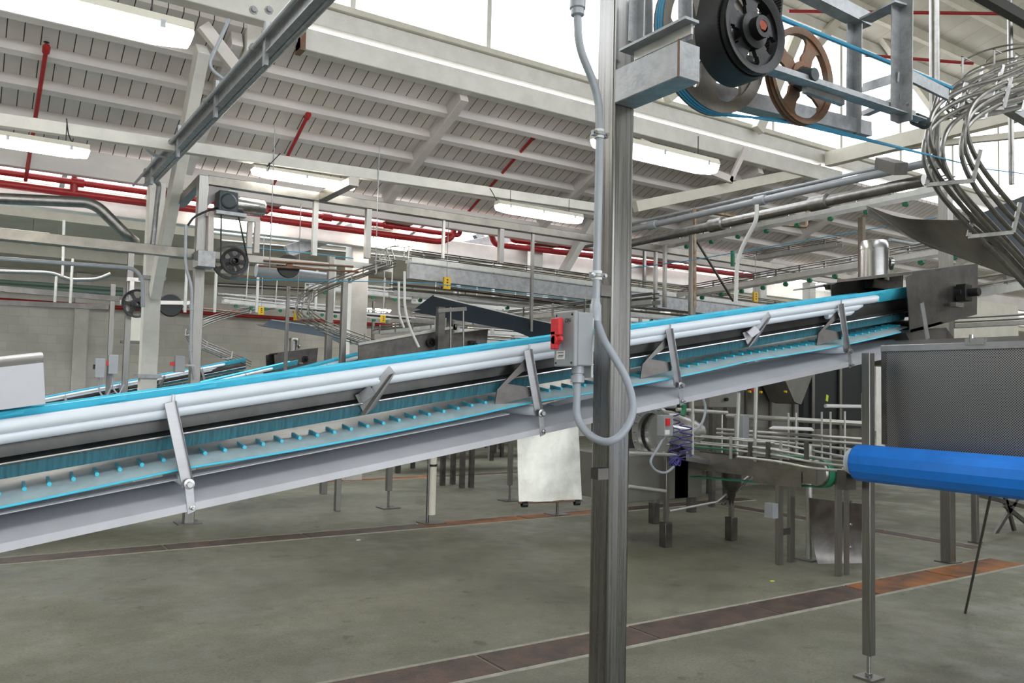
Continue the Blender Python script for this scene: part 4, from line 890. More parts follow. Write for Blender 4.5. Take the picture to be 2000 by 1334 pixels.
MB().lathe([(0, -.06), (.04, -.06), (.05, -.02)], dc, (0, 1, 0), 14).build('hub', RUST, t)
for dz, x0, x1 in ((.02, 515, 690), (-.03, 505, 700)): MB().cyl(onY(x0, 513-dz*200, Y2-.02), onY(x1, 525-dz*200, Y2-.02), .014, 8).build('slide_rod', RUST, t)
rope([onY(470, 482, Y2+.1), onY(620, 496, Y2+.1), onY(690, 505, Y2+.1)], 'thin blue rope leaving the top of the far pulley', .006)
rope([onY(450, 546, Y2+.1), onY(620, 548, Y2+.1), onY(840, 553, Y2+.1), onY(1165, 590, Y2+.1)], 'long thin blue rope below the far pulley running behind the bare column', .006)
rope([onY(1230, 524, 9), onY(1340, 510, 8.2), onY(1560, 472, 7), onY(1830, 425, 5.8)], 'thin blue cord rising from the bare column to the chute at the right', .006)
# third line: posts, frame and pulleys seen between
for px, w_, lab in ((246, .10, 'far grey steel post left of the white column, the thicker one'), (214, .08, 'far grey steel post with switch boxes, furthest left')):
    Yq = 16.4; a = onY(px, 700, Yq); post('steel_post', a.x, Yq, onY(px, 470 if px > 230 else 555, Yq).z, w_, lab, False)
Y3 = 16.3
t = thing('pulley_frame', 'small white painted motor frame far behind the white column', 'frame', tuple(onY(256, 600, Y3)))
for a, b in (((258, 545), (256, 590)), ((280, 548), (279, 592)), ((248, 545), (285, 548)), ((235, 590), (380, 592))): MB().bar(onY(*a, Y3), onY(*b, Y3), .07, .07).build('frame_bar', OLDW, t)
wc = onY(268, 593, Y3-.1); pulley('drive_pulley', 'black pulley mostly hidden behind the white building column', wc, .26, 0, 6, BLKM, w=.06, hub=.4)
dd = onY(333, 596, Y3); t = thing('belt_guard_disc', 'dark disc pulley farther away, right beside the white column', 'disc', tuple(dd))
MB().lathe([(0, -.02), (.2, -.02), (.22, 0), (.2, .02), (0, .02)], dd, (0, 1, 0), 28).build('disc_plate', BLACK, t)
MB().cyl(dd+V((0, 0, 0)), dd+V((1.3, 0, -.05)), .02, 8).build('slide_rod', RUST, t)
for px, py, lab in ((194, 719, 'small grey switch box far left with a looped cable'), (220, 712, 'grey switch box with red handle beside the far thick post')):
    c = onY(px, py, 16.1); t = thing('disconnect_switch', lab, 'switch box', tuple(c))
    MB().box(c+V((-.07, -.06, -.17)), c+V((.08, .06, .17))).build('box_body', GREYP, t, .006); MB().box(c+V((-.10, -.04, -.02)), c+V((-.07, .02, .06))).build('handle', REDH if px > 200 else BLKM, t)
    MB().tube(spline([c+V((.0, 0, -.17)), c+V((.02, 0, -.4)), c+V((.12, 0, -.52)), c+V((.2, 0, -.35))]), .015, 8).build('cable', GREYH, t)
c = onY(350, 711, 9.4); t = thing('disconnect_switch', 'grey switch box on a bracket just left of the far stainless post', 'switch box', tuple(c))
MB().box(c+V((-.05, -.05, -.09)), c+V((.05, .05, .09))).build('box_body', GREYP, t, .004); MB().box(c+V((-.09, -.02, -.02)), c+V((-.05, .02, .02))).build('handle', REDH, t); MB().box(c+V((.04, .0, -.02)), c+V((.16, .03, .0))).build('bracket', GALV, t)
c = onY(260, 641, 17.5); t = thing('wall_cabinet', 'pale wall cabinet behind the white column', 'cabinet', tuple(c)); MB().box(c+V((-.15, 0, -.25)), c+V((.35, .15, .22))).build('cabinet_body', CREAM, t, .01); MB().box(c+V((-.2, -.02, -.3)), c+V((.37, .15, -.25))).build('shelf', STEELD, t)
# far left rails and hangers
for (a, b, r_, lab, Y) in (((-20, 562), (232, 584), .045, 'grey rail running into the far posts at the left, upper', 15.5), ((-20, 590), (212, 600), .04, 'grey rail running into the far posts at the left, lower', 15.5)):
    tag(MB().bar(onY(*a, Y), onY(*b, Y), r_*1.6, r_*2).build('guide_rail', STEELD), lab, 'rail')
for px, y0, y1 in ((125, 430, 540), (110, 540, 590), (140, 545, 592), (142, 505, 548)): tag(MB().cyl(onY(px, y0, 13.8), onY(px-3, y1, 13.8), .02, 8).build('hanger_rod', ALU), 'thin steel hanger rod over the grey rails at the left edge', 'rod', 'hanger rods at the left edge')
for px in (365, 423, 505, 620, 655): tag(MB().cyl(onY(px, 520, 14.5), onY(px-4, 610, 14.5), .025, 8).build('hanger_rod', ALU), 'slim white hanger rod over the far track', 'rod', 'hanger rods over the far track')
# ================================================================ OVERHEAD BOTTLE TRACKS
def track(p, q, label, w_=.10, n=8, rails=(.07, .14), green=True, r=.009, deep=0., hang=0, group=None, sgn=-1):
    p, q = V(p), V(q); t = thing('overhead_track', label, 'conveyor track', tuple(p), group); d, s, u = frame(q-p)
    for k in (-1, 1): MB().bar(p+s*k*w_, q+s*k*w_, .006, .07).build('side_plate', ALU, t)
    for k in (-1, 1):
        for h in rails: MB().tube([p+s*k*(w_*.7)+u*h, q+s*k*(w_*.7)+u*h], r, 6).build('guide_rail', STEEL, t)
    for i in range(n):
        c = p+(q-p)*((i+.5)/n)
        MB().bar(c+s*sgn*(w_+.01)-u*.03, c+s*sgn*(w_+.01)+u*.17, .02, .03).build('bracket', STEEL, t)
        if green: MB().lathe([(0, -.02), (.035, -.02), (.035, .02), (0, .02)], c+s*sgn*(w_+.02)-u*.06+d*.15, s, 12).build('guide_roller', GREEN, t)
        if hang and i % 2: MB().cyl(c+u*.1, c+u*hang, .012, 6).build('hanger', ALU, t)
    if deep: MB().bar(p-u*(.04+deep/2), q-u*(.04+deep/2), .1, deep).build('deep_beam', GALV, t)
    return t
YT = 10.3
track(onY(798, 508, YT), onY(1168, 568, YT)+V((6, 0, 0)), 'long white track with guide rails and deep beam crossing behind the switch box', n=16, deep=.22)
tag(MB().bar(onY(652, 512, YT), onY(765, 526, YT), .02, .08).build('slotted_bar', ALU), 'slotted white bar joining the rod chute top to the pulley beam', 'bar')
track(onY(435, 588, 16.8), onY(760, 622, 16.8), 'far white track with green rollers behind the third conveyor post', n=12, hang=.9)
track(onY(600, 560, 15), onY(1160, 618, 15), 'dim grey track seen under the long white track', n=14, hang=.8)
track(onX(1295, 480, 9.5), onX(1860, 366, 9.5), 'upper steel track with green rollers below the big pipes at right', n=9, hang=0, sgn=-1)
track(onX(1330, 578, 9.8), onX(1930, 478, 9.8), 'lower steel track with green rollers running behind the tall motor', n=12, sgn=-1)
track(onX(1245, 606, 12), onX(1420, 572, 12), 'distant steel track just right of the bare column', n=6, green=False)
track(onX(1240, 545, 14), onX(1640, 478, 14), 'faint distant track between the white columns', n=7, green=False)
track(onY(1895, 575, 3.9), onY(2060, 545, 3.9), 'steel rails leaving the conveyor head at the right edge', n=3, green=False, w_=.07)
rnd = random.Random(3)
# busy far lines under the roof: many more tracks, each at its own height and row
far = [(11.8, 5.5, 14, 3.05), (13, 6.5, 18, 2.75), (14, 7, 20, 3.2), (15.5, 8, 24, 2.6), (16.5, 9, 25, 2.9), (18, 8, 24, 2.5), (19.2, 9, 26, 3.05), (12.4, 9, 20, 2.45)]
for i, (Y, x0, x1, z) in enumerate(far):
    track((x0, Y, z), (x1, Y, z-.02*(i % 2)), 'dim grey track crossing the far hall, %s in the count of eight' % ('one two three four five six seven eight'.split()[i]), n=10, green=i % 2 == 0, group='dim tracks crossing the far hall', hang=.0, r=.012)
for i, (X, y0, y1, z) in enumerate(((7.6, 9, 17, 2.75), (9.0, 9.5, 19, 3.0), (12, 9, 19, 2.7), (15, 6, 19, 2.9), (18, 6, 20, 2.6))):
    track((X, y0, z), (X, y1, z), 'grey track leading away to the far wall, number %s from the bare column outward' % ('one two three four five'.split()[i]), n=10, green=False, group='grey tracks leading away', r=.012)
for i in range(34):
    Y = rnd.uniform(11, 19.5); X = rnd.uniform(.42, 1.5)*Y; zz = rnd.uniform(2.4, 3.2)
    tag(MB().box((X-.03, Y-.03, 0), (X+.03, Y+.03, zz+rnd.choice((0, .9)))).build('track_post', rnd.choice((STEEL, ALU, STEELD))), 'slim steel track post standing in the crowded far hall', 'post', 'slim track posts of the far hall')
used = [(6.4, 9.6, 13.4, 14.4), (7.7, 12.1, 15.4, 16.4), (4.4, 6.4, 14.4, 15.4), (9.9, 14.1, 11.4, 12.4), (12.9, 18.1, 13.9, 14.9)]
for i in range(60):
    Y = rnd.uniform(12, 19); X = rnd.uniform(.55, 1.3)*Y; zz = rnd.uniform(1.5, 2.4)
    if len(used) > 26 or any(a-1.2 < X < b+1.2 and c-.3 < Y < d+.3 for a, b, c, d in used): continue
    used.append((X-1.1, X+1.1, Y-.2, Y+.2))
    t = thing('far_conveyor', 'low grey conveyor section in the crowded far hall', 'conveyor', (X, Y, 0), 'low conveyors of the far hall'); L_ = rnd.uniform(.8, 2.2)
    MB().box((X-L_/2, Y-.15, zz-.08), (X+L_/2, Y+.15, zz)).build('conveyor_bed', rnd.choice((STEELD, GALV, DARKIN)), t)
    for s in (-.4, .4): MB().box((X+s*L_-.025, Y-.03, 0), (X+s*L_+.025, Y+.03, zz-.08)).build('leg', STEELD, t)
    for k in (-1, 1):
        for h in (.07, .14): MB().cyl((X-L_/2, Y+k*.12, zz+h), (X+L_/2, Y+k*.12, zz+h), .01, 6).build('guide_rail', ALU, t)
# rod chutes of lines two and three
p = [onY(x, y, 10.2-k*.0) for k, (x, y) in enumerate(((762, 515), (700, 535), (650, 553), (610, 570), (590, 595), (602, 620), (650, 645), (715, 668), (785, 695)))]
rod_cage('rod_chute', 'pale steel rod chute curling down between the navy boards', p, .075, .045, .008, STEEL, (.08, .2, .45, .6, .72, .85), fixed=((.85, -.5, .1), (.15, .25, .95)))
p = [onY(x, y, 10.0) for x, y in ((800, 495), (775, 492), (752, 500), (748, 515))]
rod_cage('rod_chute_inlet', 'short tangle of rods where the white track meets the rod chute', p, .06, .08, .006, ALU, (.1, .5, .9))
p = [onY(x, y, 17) for x, y in ((600, 585), (560, 595), (480, 606), (410, 625), (375, 645), (385, 668), (430, 688), (482, 712))]
rod_cage('rod_chute', 'far thin rod chute passing behind the stainless post', p, .09, .05, .010, STEEL, (.1, .3, .6, .75, .9), fixed=((.85, -.5, .1), (.15, .25, .95)))
# yellow pull switches
for i, (px, py, Y, sc_, lab) in enumerate(((874, 553, 10.1, 1, 'large yellow safety sign plate hanging under the long white track'), (581, 616, 10.4, .75, 'yellow safety plate by the curl of the pale rod chute'), (511, 607, 13.5, .75, 'small yellow safety plate left of the rod chute curl'), (749, 623, 13.5, .8, 'small yellow safety plate hanging in front of the dim tracks'), (703, 637, 17, .9, 'tiny yellow safety plate deep in the far hall'), (918, 643, 17, .9, 'tiny yellow safety plate above the gear housing behind the belt'), (1477, 580, 9.2, 1., 'yellow safety plate just above the belt right of the stainless post'))):
    c = onY(px, py, Y); t = thing('safety_plate', lab, 'sign', tuple(c)); w_, h_ = .055*sc_, .085*sc_
    MB().box(c+V((-w_, 0, -h_)), c+V((w_, .04, h_))).build('plate_body', YEL, t, .004)
    zt_ = 3.95 if Y < 12.9 else zb_(Y)
    MB().cyl(c+V((0, .02, h_)), V((c.x, c.y+.02, zt_)), .006, 6).build('hanger_rod', GALV, t)
    for dz in (-.5, .0, .45): MB().box(c+V((-w_*.25, -.003, h_*dz)), c+V((w_*.2, .0, h_*(dz+.22)))).build('black_mark', INK, t)
# machine behind the second conveyor head
t = thing('conveyor_side_housing', 'large grey steel side housing with a bearing wheel behind the belt', 'housing', tuple(onY(780, 680, 9.6)))
MB().prism([onY(*q_, 9.5) for q_ in ((700, 690), (870, 640), (885, 600), (885, 672), (840, 700), (700, 735))][:0] or [onY(700, 672, 9.5), onY(883, 640, 9.5), onY(885, 700, 9.5), onY(700, 735, 9.5)], (0, .02, 0)).build('side_plate', STEELD, t)
MB().bar(onY(700, 672, 9.48), onY(883, 640, 9.48), .03, .03).build('top_lip', ALU, t)
c = onY(843, 669, 9.45); MB().lathe([(.03, 0), (.06, 0), (.06, .03), (.03, .03)], c, (0, 1, 0), 20, True).lathe([(0, -.01), (.02, -.01), (.02, .03)], c, (0, 1, 0), 12).build('bearing_wheel', BLKM, t)
for px, y0, y1, lab in ((862, 600, 690, 'upright plate'),): MB().box(onY(px-7, y1, 9.3), onY(px+8, y0, 9.3)+V((0, .08, 0))).build('upright', STEELD, t)
MB().bar(onY(855, 607, 9.3), onY(910, 603, 9.3), .04, .05).build('cross_bar', STEEL, t)
for px in (905, 880): MB().cyl(onY(px, 600, 9.3), onY(px, 680, 9.3), .012, 8).build('rod', TUBEM, t)
for (pts, lab) in ((((790, 530), (790, 600), (800, 640), (818, 678)), 'bent white conduit dropping in front of the navy board to the belt'), (((779, 550), (779, 615), (789, 640)), 'second bent white conduit behind the first')):
    pipe('conduit', [onY(*q_, 9.0) for q_ in pts], .016 if 'second' not in lab else .014, PAPER, lab, 'conduit', rad=.15)
for px, Y, w_, lab in ((670, 9.9, .07, 'grey post in front of the pale rod chute'), (642, 11.5, .09, 'square post behind the pale rod chute curl'), (560, 13, .05, 'thin post by the small cylindrical motor'), (1351, 8.6, .11, 'round stainless post beside the rusty pipe')):
    a = onY(px, 650, Y); zt = onY(px, {670: 545, 642: 500, 560: 560, 1351: 452}[px], Y).z; post('steel_post', a.x, Y, zt, w_, lab, False, round_=(px == 1351))
# ================================================================ BIG PIPES AT RIGHT
for (a, b, X, r_, m_, lab, fit) in (((1228, 450), (1840, 312), 8.3, .045, GREYC, 'grey service pipe, upper one of the pair at right', (1485, 1275)), ((1228, 438), (1760, 318), 8.5, .022, GREYC, 'thin pipe riding above the grey service pipe', ()), ((1228, 476), (1805, 352), 8.0, .060, TUBEM, 'thick dull steel pipe, lower one of the pair at right', (1400, 1600)), ((1130, 395), (1010, 500), 0, 0, None, '', ())):
    if not r_: continue
    A, B = onX(*a, X), onX(*b, X); fs = [A+(B-A)*((onX(px, 400, X)-A).dot(B-A)/(B-A).length_squared) for px in fit]
    pipe('service_pipe', [A, A+(B-A)*.25, A+(B-A)*.5, A+(B-A)*.75, B], r_, m_, lab, fittings=fs)
tag(MB().bar(onX(1720, 318, 8.2), onX(1760, 330, 7.6), .12, .12).build('pipe_bracket', STEELD), 'dark bracket block where the service pipes end under the frame', 'bracket')
for (a, b, Y, r_, lab) in (((1010, 497), (1165, 465), 11, .03, 'left'), ((1000, 508), (1165, 478), 11, .03, 'right')):
    pipe('service_pipe', [onX(*a, 9.5), onX(*b, 9.5)], r_, TUBEM, 'bright pipe meeting the bare column from behind, %s one' % ('upper' if lab == 'left' else 'lower'))
pipe('rusty_pipe', [onY(1357, 600, 8.2), onY(1357, 410, 8.2), onY(1440, 424, 8.0), onY(1535, 440, 7.8), onY(1575, 443, 7.7), onY(1577, 400, 7.7)], .024, mat('rust_stained_pipe', (.42, .38, .30), .6, .45, .3, 9, col2=(.25, .12, .05)), 'rust stained pipe rising beside the stainless post and turning right', rad=.04, fittings=[onY(1357, 412, 8.2)])
pipe('conduit', [onX(1478, 400, 7.6), onX(1478, 430, 7.6), onX(1440, 500, 7.6), onX(1437, 590, 7.6)], .025, PAPER, 'white bent conduit dropping from the grey service pipe to the belt', 'conduit', rad=.2)
pipe('brace_rod', [onY(1360, 470, 8.3), onY(1432, 588, 8.3)], .018, STEELD, 'thin diagonal brace from the stainless post down to the belt', 'brace')
pipe('conduit', [onY(1738, 468, 6), onY(1790, 478, 6), onY(1840, 470, 6)], .022, GREYC, 'white conduit behind the dome of the tall motor', 'conduit', rad=.2)
tag(MB().tube(spline([onY(1431, 490, 8), onY(1431, 520, 8)]), .03, 10).build('green_clip', GREEN), 'green plastic clip beside the white bent conduit', 'clip')
post('hanger_post', *(lambda a: (a.x, a.y))(onX(1683, 500, 8.3)), 3.6, .06, 'slim rusty post just left of the tall motor', False, BROWNP, z0=2.3)
for px, X in ((1280, 9.2), (1258, 10), (1298, 8.8)): a = onX(px, 560, X); post('hanger_post', a.x, a.y, onX(px, 478, X).z, .05, 'slim hanger post under the service pipes right of the bare column', False, STEEL, z0=onX(px, 600, X).z)['group'] = 'slim hangers right of the bare column'
# ================================================================ FILLER MACHINE AND LOW CONVEYOR
YM = 6.2
def o6(x, y, Y=YM): return onY(x, y, Y)
t = thing('filler_table', 'grey steel machine table on short legs with a coil hose and round end flange', 'machine', tuple(onZ(1300, 1068, 0)))
a, b = o6(1228, 892), o6(1392, 972)
MB().box((a.x, YM+.1, b.z), (o6(1345, 900, YM+.1).x, YM+.9, a.z)).build('cabinet', CAB, t, .006)
MB().box((o6(1345, 900, YM-.1).x, YM+.1, b.z), (o6(1385, 900).x, YM+.7, a.z-.02)).build('cabinet_door', CAB, t, .006)
MB().hexa([o6(1340, 900, 5.9), o6(1460, 922, 5.9), o6(1480, 908, 6.6), o6(1340, 885, 6.6)] + [p_+V((0, 0, .05)) for p_ in (o6(1340, 900, 5.9), o6(1460, 922, 5.9), o6(1480, 908, 6.6), o6(1340, 885, 6.6))]).build('drip_tray', SHEET, t, .003)
for px, py, Y in ((1300, 1068, 6.22), (1428, 1055, 6.16), (1277, 1022, 7.38), (1350, 1000, 7.6)):
    q = onZ(px, py, 0); zt = b.z+.02 if px != 1300 else a.z
    MB().box((q.x-.022, q.y-.022, .22), (q.x+.022, q.y+.022, max(zt, .5))).build('leg', STEEL, t, .003)
    MB().box((q.x-.048, q.y-.048, 0), (q.x+.048, q.y+.048, .25)).build('foot_sleeve', STEELD, t, .003)
q = onZ(1428, 1055, 0)
MB().lathe([(0, 0), (.02, 0), (.05, .16), (.10, .22), (.12, .42), (0, .42)], (q.x, q.y, .36), (0, 0, 1), 20).build('funnel', STEELD, t)
MB().tube([o6(1307, 998), o6(1400, 980), o6(1490, 905)], .014, 8).build('tie_rod', ALU, t); MB().tube([o6(1410, 985), o6(1490, 912)], .012, 8).build('tie_rod', STEELD, t)
MB().cyl(o6(1228, 885, 6.15), o6(1320, 889, 6.15), .018, 10).build('rail_tube', ALU, t); MB().cyl(o6(1228, 950, 6.15), o6(1300, 959, 6.15), .018, 10).build('rail_tube', ALU, t)
c = o6(1278, 846, 6.6)
MB().lathe([(0, -.55), (.10, -.55), (.20, -.3), (.25, -.05), (.25, .12), (0, .12)], c+V((.15, 0, 0)), (-1, .0, 0), 28).build('bowl', STEELB, t)
MB().lathe([(.22, 0), (.31, 0), (.31, .05), (.22, .05)], c, (-1, 0, 0), 32, True).build('flange_ring', STEELB, t)
for i in range(16): g = 2*math.pi*i/16; MB().lathe([(0, -.02), (.012, -.02), (.012, .07), (0, .07)], c+V((0, math.cos(g)*.275, math.sin(g)*.275)), (-1, 0, 0), 6).build('flange_bolt', STEELB, t)
tag(MB().cyl(o6(1240, 792, 6.3), o6(1318, 792, 6.3), .03, 12).cyl(o6(1322, 800, 6.2), o6(1420, 806, 6.2), .02, 10).build('air_pipe', ALU), 'pale pipe with valves above the round flange', 'pipe')
for k, (cx_, ph) in enumerate(((1318, 0), (1340, 2))):
    pts = []; 
    for i in range(121):
        f_ = i/120; q = o6(cx_+math.cos(i*.30+ph)*(10 if k == 0 else 12), 808+f_*92 if k == 0 else 828+f_*75, 5.95+.045*math.sin(i*.34+ph)); pts.append(q)
    tag(MB().tube(pts, .0075, 6).build('coil_hose', PURP), 'violet coiled air hose, %s one beside the round flange' % ('nearer the red switch' if k == 0 else 'nearer the white pipe'), 'hose')
c = o6(1318, 901, 5.95); pts = [c+V((math.cos(g)*.05*(1+.3*math.sin(g*.37)), math.sin(g)*.05, .04*math.sin(g*1.7))) for g in [i*.4 for i in range(90)]]
tag(MB().tube(pts, .0075, 6).build('coil_hose', PURP), 'violet hose bundle tangled at the bottom of the coils', 'hose')
pipe('valve_pipe', [o6(1353, 780, 6), o6(1353, 888, 6)], .014, ALU, 'upright pale pipe right of the violet coils', fittings=[o6(1353, 815, 6)])
tag(MB().tube(spline([o6(1334, 790, 6), o6(1336, 800, 6), o6(1333, 812, 6)]), .025, 10).build('green_valve', GREEN), 'green valve body at the top of the violet coils', 'valve')
c = o6(1299, 831, 5.85); t = thing('disconnect_switch', 'grey switch box with red handle in front of the round flange', 'switch box', tuple(c))
MB().box(c+V((-.06, -.05, -.10)), c+V((.06, .05, .10))).build('box_body', GREYP, t, .004); MB().box(c+V((-.045, -.075, -.0)), c+V((-.005, -.05, .07))).build('handle', REDH, t); MB().box(c+V((-.05, -.053, -.085)), c+V((.01, -.05, -.04))).build('label_plate', PAPER, t)
MB().tube(spline([c+V((0, 0, -.1)), o6(1285, 875, 5.85), o6(1271, 900, 5.85), o6(1280, 918, 5.85), o6(1300, 923, 5.85), o6(1316, 912, 5.9)]), .012, 8).build('hose', GREYH, t)
pipe('hose', spline([o6(1372, 775, 6), o6(1378, 800, 6), o6(1370, 828, 6), o6(1354, 843, 6)]), .014, GREYC, 'pale hose arching right of the upright pale pipe', 'hose')
# control cabinet with buttons
c = onY(1415, 775, 6.9); t = thing('control_cabinet', 'grey control cabinet with round push buttons under the belt', 'cabinet', tuple(c))
A_, B_ = onY(1386, 740, 6.9), onY(1446, 796, 6.9)
MB().box((A_.x, 6.9, B_.z), (B_.x, 7.2, A_.z+.2)).build('cabinet_body', CAB, t, .006)
for px, py, m_ in ((1414, 760, BLKM), (1426, 750, BLKM), (1424, 760, GREEN), (1416, 780, BLKM), (1412, 760, BLKM)): MB().lathe([(0, -.04), (.022, -.04), (.022, 0)], onY(px, py, 6.9), (0, 1, 0), 14).build('push_button', m_, t)
for px, py, X, zz, mt_, lab in ((1440, 870, 0, 0, 0, 0),): pass
c = o6(1446, 838, 6.0); tag(MB().box(c+V((-.03, -.06, -.19)), c+V((.07, .06, .15))).build('junction_box', GREYP, None, .004), 'narrow grey junction box beside the guide rails', 'box')
c = onZ(1640, 1125, 0); 
tag(MB().cyl(onY(1438, 905, 5.8), onY(1443, 768, 5.8), .02, 10).build('support_tube', ALU), 'upright pale support tube beside the junction box', 'tube')
tag(MB().cyl(onY(1474, 870, 5.9), onY(1478, 705, 5.9), .022, 10).build('support_tube', ALU), 'tall pale support tube reaching from the guide rails to the belt', 'tube')
# low conveyor running towards the viewer, X about 6.4
XC = 6.45
t = thing('low_conveyor', 'low bottle conveyor with a green chain looping round its open end', 'conveyor', tuple(onX(1610, 930, XC)))
A_, B_ = onX(1616, 925, XC), onX(1400, 895, XC); zc_ = A_.z
y0, y1 = A_.y, 6.2
MB().box((XC-.09, y0+.05, zc_-.10), (XC-.08, y1, zc_+.08)).build('side_plate', STEELH, t); MB().box((XC+.08, y0+.05, zc_-.10), (XC+.09, y1, zc_+.08)).build('side_plate', STEEL, t)
MB().box((XC-.10, y0+.2, zc_-.15), (XC-.095, y0+.75, zc_+.0)).build('cover_plate', STEELH, t)
MB().lathe([(0, -.085), (.11, -.085), (.12, -.07), (.12, .07), (.11, .085), (0, .085)], (XC, y0+.06, zc_), (1, 0, 0), 28).build('end_wheel', STEEL, t)
pts = [V((XC, y1, zc_+.125))]+[V((XC, y0+.06-math.sin(g)*.125, zc_+math.cos(g)*.125)) for g in [math.pi*i/14 for i in range(15)]]+[V((XC, y0+.6, zc_-.15)), V((XC, y1, zc_-.19))]
MB().sheet([[p_+V((-.06, 0, 0)), p_+V((.06, 0, 0))] for p_ in pts], .012).build('chain_belt', GREEN, t)
for k in (-1, 1):
    for h in (.17, .24): MB().tube([(XC+k*.10, y0+.5, zc_+h), (XC+k*.10, y1, zc_+h)], .009, 8).build('guide_rail', ALU, t)
for i in range(3): y = y0+.4+i*.3; MB().box((XC-.12, y, zc_+.05), (XC-.11, y+.03, zc_+.27)).build('rail_bracket', ALU, t)
for px, py in ((1522, 1103), (1545, 1098)): q = onZ(px, py, 0); MB().box((q.x-.035, q.y-.02, 0), (q.x+.03, q.y+.02, zc_-.1)).build('leg', STEEL, t)
a, b = onZ(1522, 1103, 0), onZ(1545, 1098, 0); MB().bar(V((a.x, a.y, .30)), V((b.x, b.y, .30)), .03, .06).build('leg_brace', STEELD, t)
c = onY(1508, 997, 5.1); tag(MB().box(c+V((-.05, -.05, -.07)), c+V((.03, .05, .07))).build('sensor_box', GREYP, None, .004), 'small sensor box on the leg of the green chain conveyor', 'box')
# second feed track with rails that reach the blue roller
t = thing('bottle_guide', 'curving steel guide rails leading behind the white roller bearing', 'guide rail', tuple(onX(1600, 880, 6.2)))
for dy_, Xs in ((0, 6.3), (10, 6.3), (22, 6.15), (-12, 6.9)):
    MB().tube(spline([onX(1670, 905+dy_*.7, Xs-.5), onX(1590, 893+dy_, Xs), onX(1520, 880+dy_, Xs), onX(1440, 870+dy_, Xs)]), .012, 8).build('guide_rail', ALU, t)
for px in (1465, 1500, 1575): q = onX(px, 880, 6.25); MB().box(q+V((-.015, -.015, -.08)), q+V((.015, .015, .08))).build('rail_bracket', STEELD, t)
for i, (X, pa, pb) in enumerate(((7.6, (1400, 838), (1690, 858)), (7.7, (1400, 846), (1690, 868)), (7.8, (1440, 855), (1700, 882)), (8.3, (1420, 812), (1690, 828)))):
    tag(MB().tube([onX(*pa, X), onX(*pb, X)], .016 if i < 3 else .03, 8).build('guide_rail', ALU), ['thin long guide rail behind the green chain conveyor, topmost', 'thin long guide rail behind the green chain conveyor, middle', 'thin long guide rail behind the green chain conveyor, lowest', 'thicker pale rail high behind the green chain conveyor'][i], 'rail')
for px in (1410, 1540, 1555, 1605, 1622, 1650): q = onX(px, 850, 7.7); tag(MB().cyl(q+V((0, 0, -.35)), q+V((0, 0, .25)), .011, 8).build('rail_rod', ALU), 'thin upright rod between the long guide rails', 'rod', 'upright rods of the long guide rails')
tag(MB().hexa([onX(1502, 838, 7.3), onX(1590, 842, 7.3), onX(1585, 837, 7.6), onX(1510, 834, 7.6)]+[p_+V((0, 0, .012)) for p_ in (onX(1502, 838, 7.3), onX(1590, 842, 7.3), onX(1585, 837, 7.6), onX(1510, 834, 7.6))]).build('top_guard', PAPER), 'flat white strip guard above the long guide rails', 'guard')
# curved sheet on the floor and channel legs
q = onZ(1640, 1125, 0); t = thing('channel_stand', 'perforated channel legs standing before the dark curved sheet', 'leg stand', tuple(q)); zt = onY(1650, 905, q.y).z
MB().bar((q.x-.02, q.y, 0), (q.x-.02, q.y, zt), .04, .05, (1, 0, 0)).build('channel', STEEL, t); MB().bar((q.x+.10, q.y, 0), (q.x+.10, q.y, zt), .015, .06, (1, 0, 0)).build('channel', STEEL, t)
for z in (.25, .45, .65, .8): MB().lathe([(0, -.012), (.012, -.012), (.012, 0)], (q.x+.10, q.y-.04, z), (0, 1, 0), 6).build('bolt', STEELB, t)
A = [onY(x, y, 4.9) for x, y in ((1580, 972), (1592, 1030), (1600, 1080), (1600, 1112))]; B = [onY(x, y, 4.7) for x, y in ((1690, 985), (1692, 1040), (1692, 1090), (1692, 1122))]
for i in (1, 2): A[i] += V((0, .05, 0)); B[i] += V((0, .05, 0))
A = spline(A, 4); B = spline(B, 4)
tag(MB().sheet([[A[i], B[i]] for i in range(len(A))], .005).build('curved_shield', STEELD), 'dark curved steel shield standing on the floor behind the channel legs', 'shield')
q = onZ(1580, 1093, 0); t = thing('round_stand', 'round leg with a square floor plate left of the dark curved shield', 'leg stand', tuple(q)); MB().cyl((q.x, q.y, .01), (q.x, q.y, 1.1), .028, 14).build('tube', ALU, t); MB().box((q.x-.1, q.y-.1, 0), (q.x+.1, q.y+.1, .012)).build('foot_plate', STEEL, t)
# enclosures behind
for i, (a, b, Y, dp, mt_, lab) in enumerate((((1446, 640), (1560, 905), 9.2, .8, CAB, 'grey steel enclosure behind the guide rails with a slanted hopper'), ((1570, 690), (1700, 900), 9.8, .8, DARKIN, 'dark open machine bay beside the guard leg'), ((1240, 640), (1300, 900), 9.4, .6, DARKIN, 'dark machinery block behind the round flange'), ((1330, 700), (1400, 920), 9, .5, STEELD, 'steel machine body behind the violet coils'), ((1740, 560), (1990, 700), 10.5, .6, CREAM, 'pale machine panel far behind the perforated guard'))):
    A_, B_ = onY(*a, Y), onY(*b, Y); t = thing('machine_enclosure', lab, 'machine', (A_.x, Y, 0))
    MB().box((A_.x, Y, max(.3, B_.z)), (B_.x, Y+dp, A_.z)).build('body_panel', mt_, t, .01)
    for x_ in (A_.x+.06, B_.x-.06): MB().box((x_-.04, Y+.05, 0), (x_+.04, Y+.13, max(.3, B_.z))).build('leg', STEELD, t)
    if i < 2:
        MB().box((A_.x+.2, Y-.02, B_.z+.35), (B_.x-.15, Y, B_.z+.65)).build('door_panel', STEELH, t, .003)
        for k in (.1, .5, .9): MB().box((A_.x+(B_.x-A_.x)*k-.04, Y-.06, max(.3, B_.z)), (A_.x+(B_.x-A_.x)*k+.04, Y-.02, A_.z)).build('frame_post', STEEL, t)
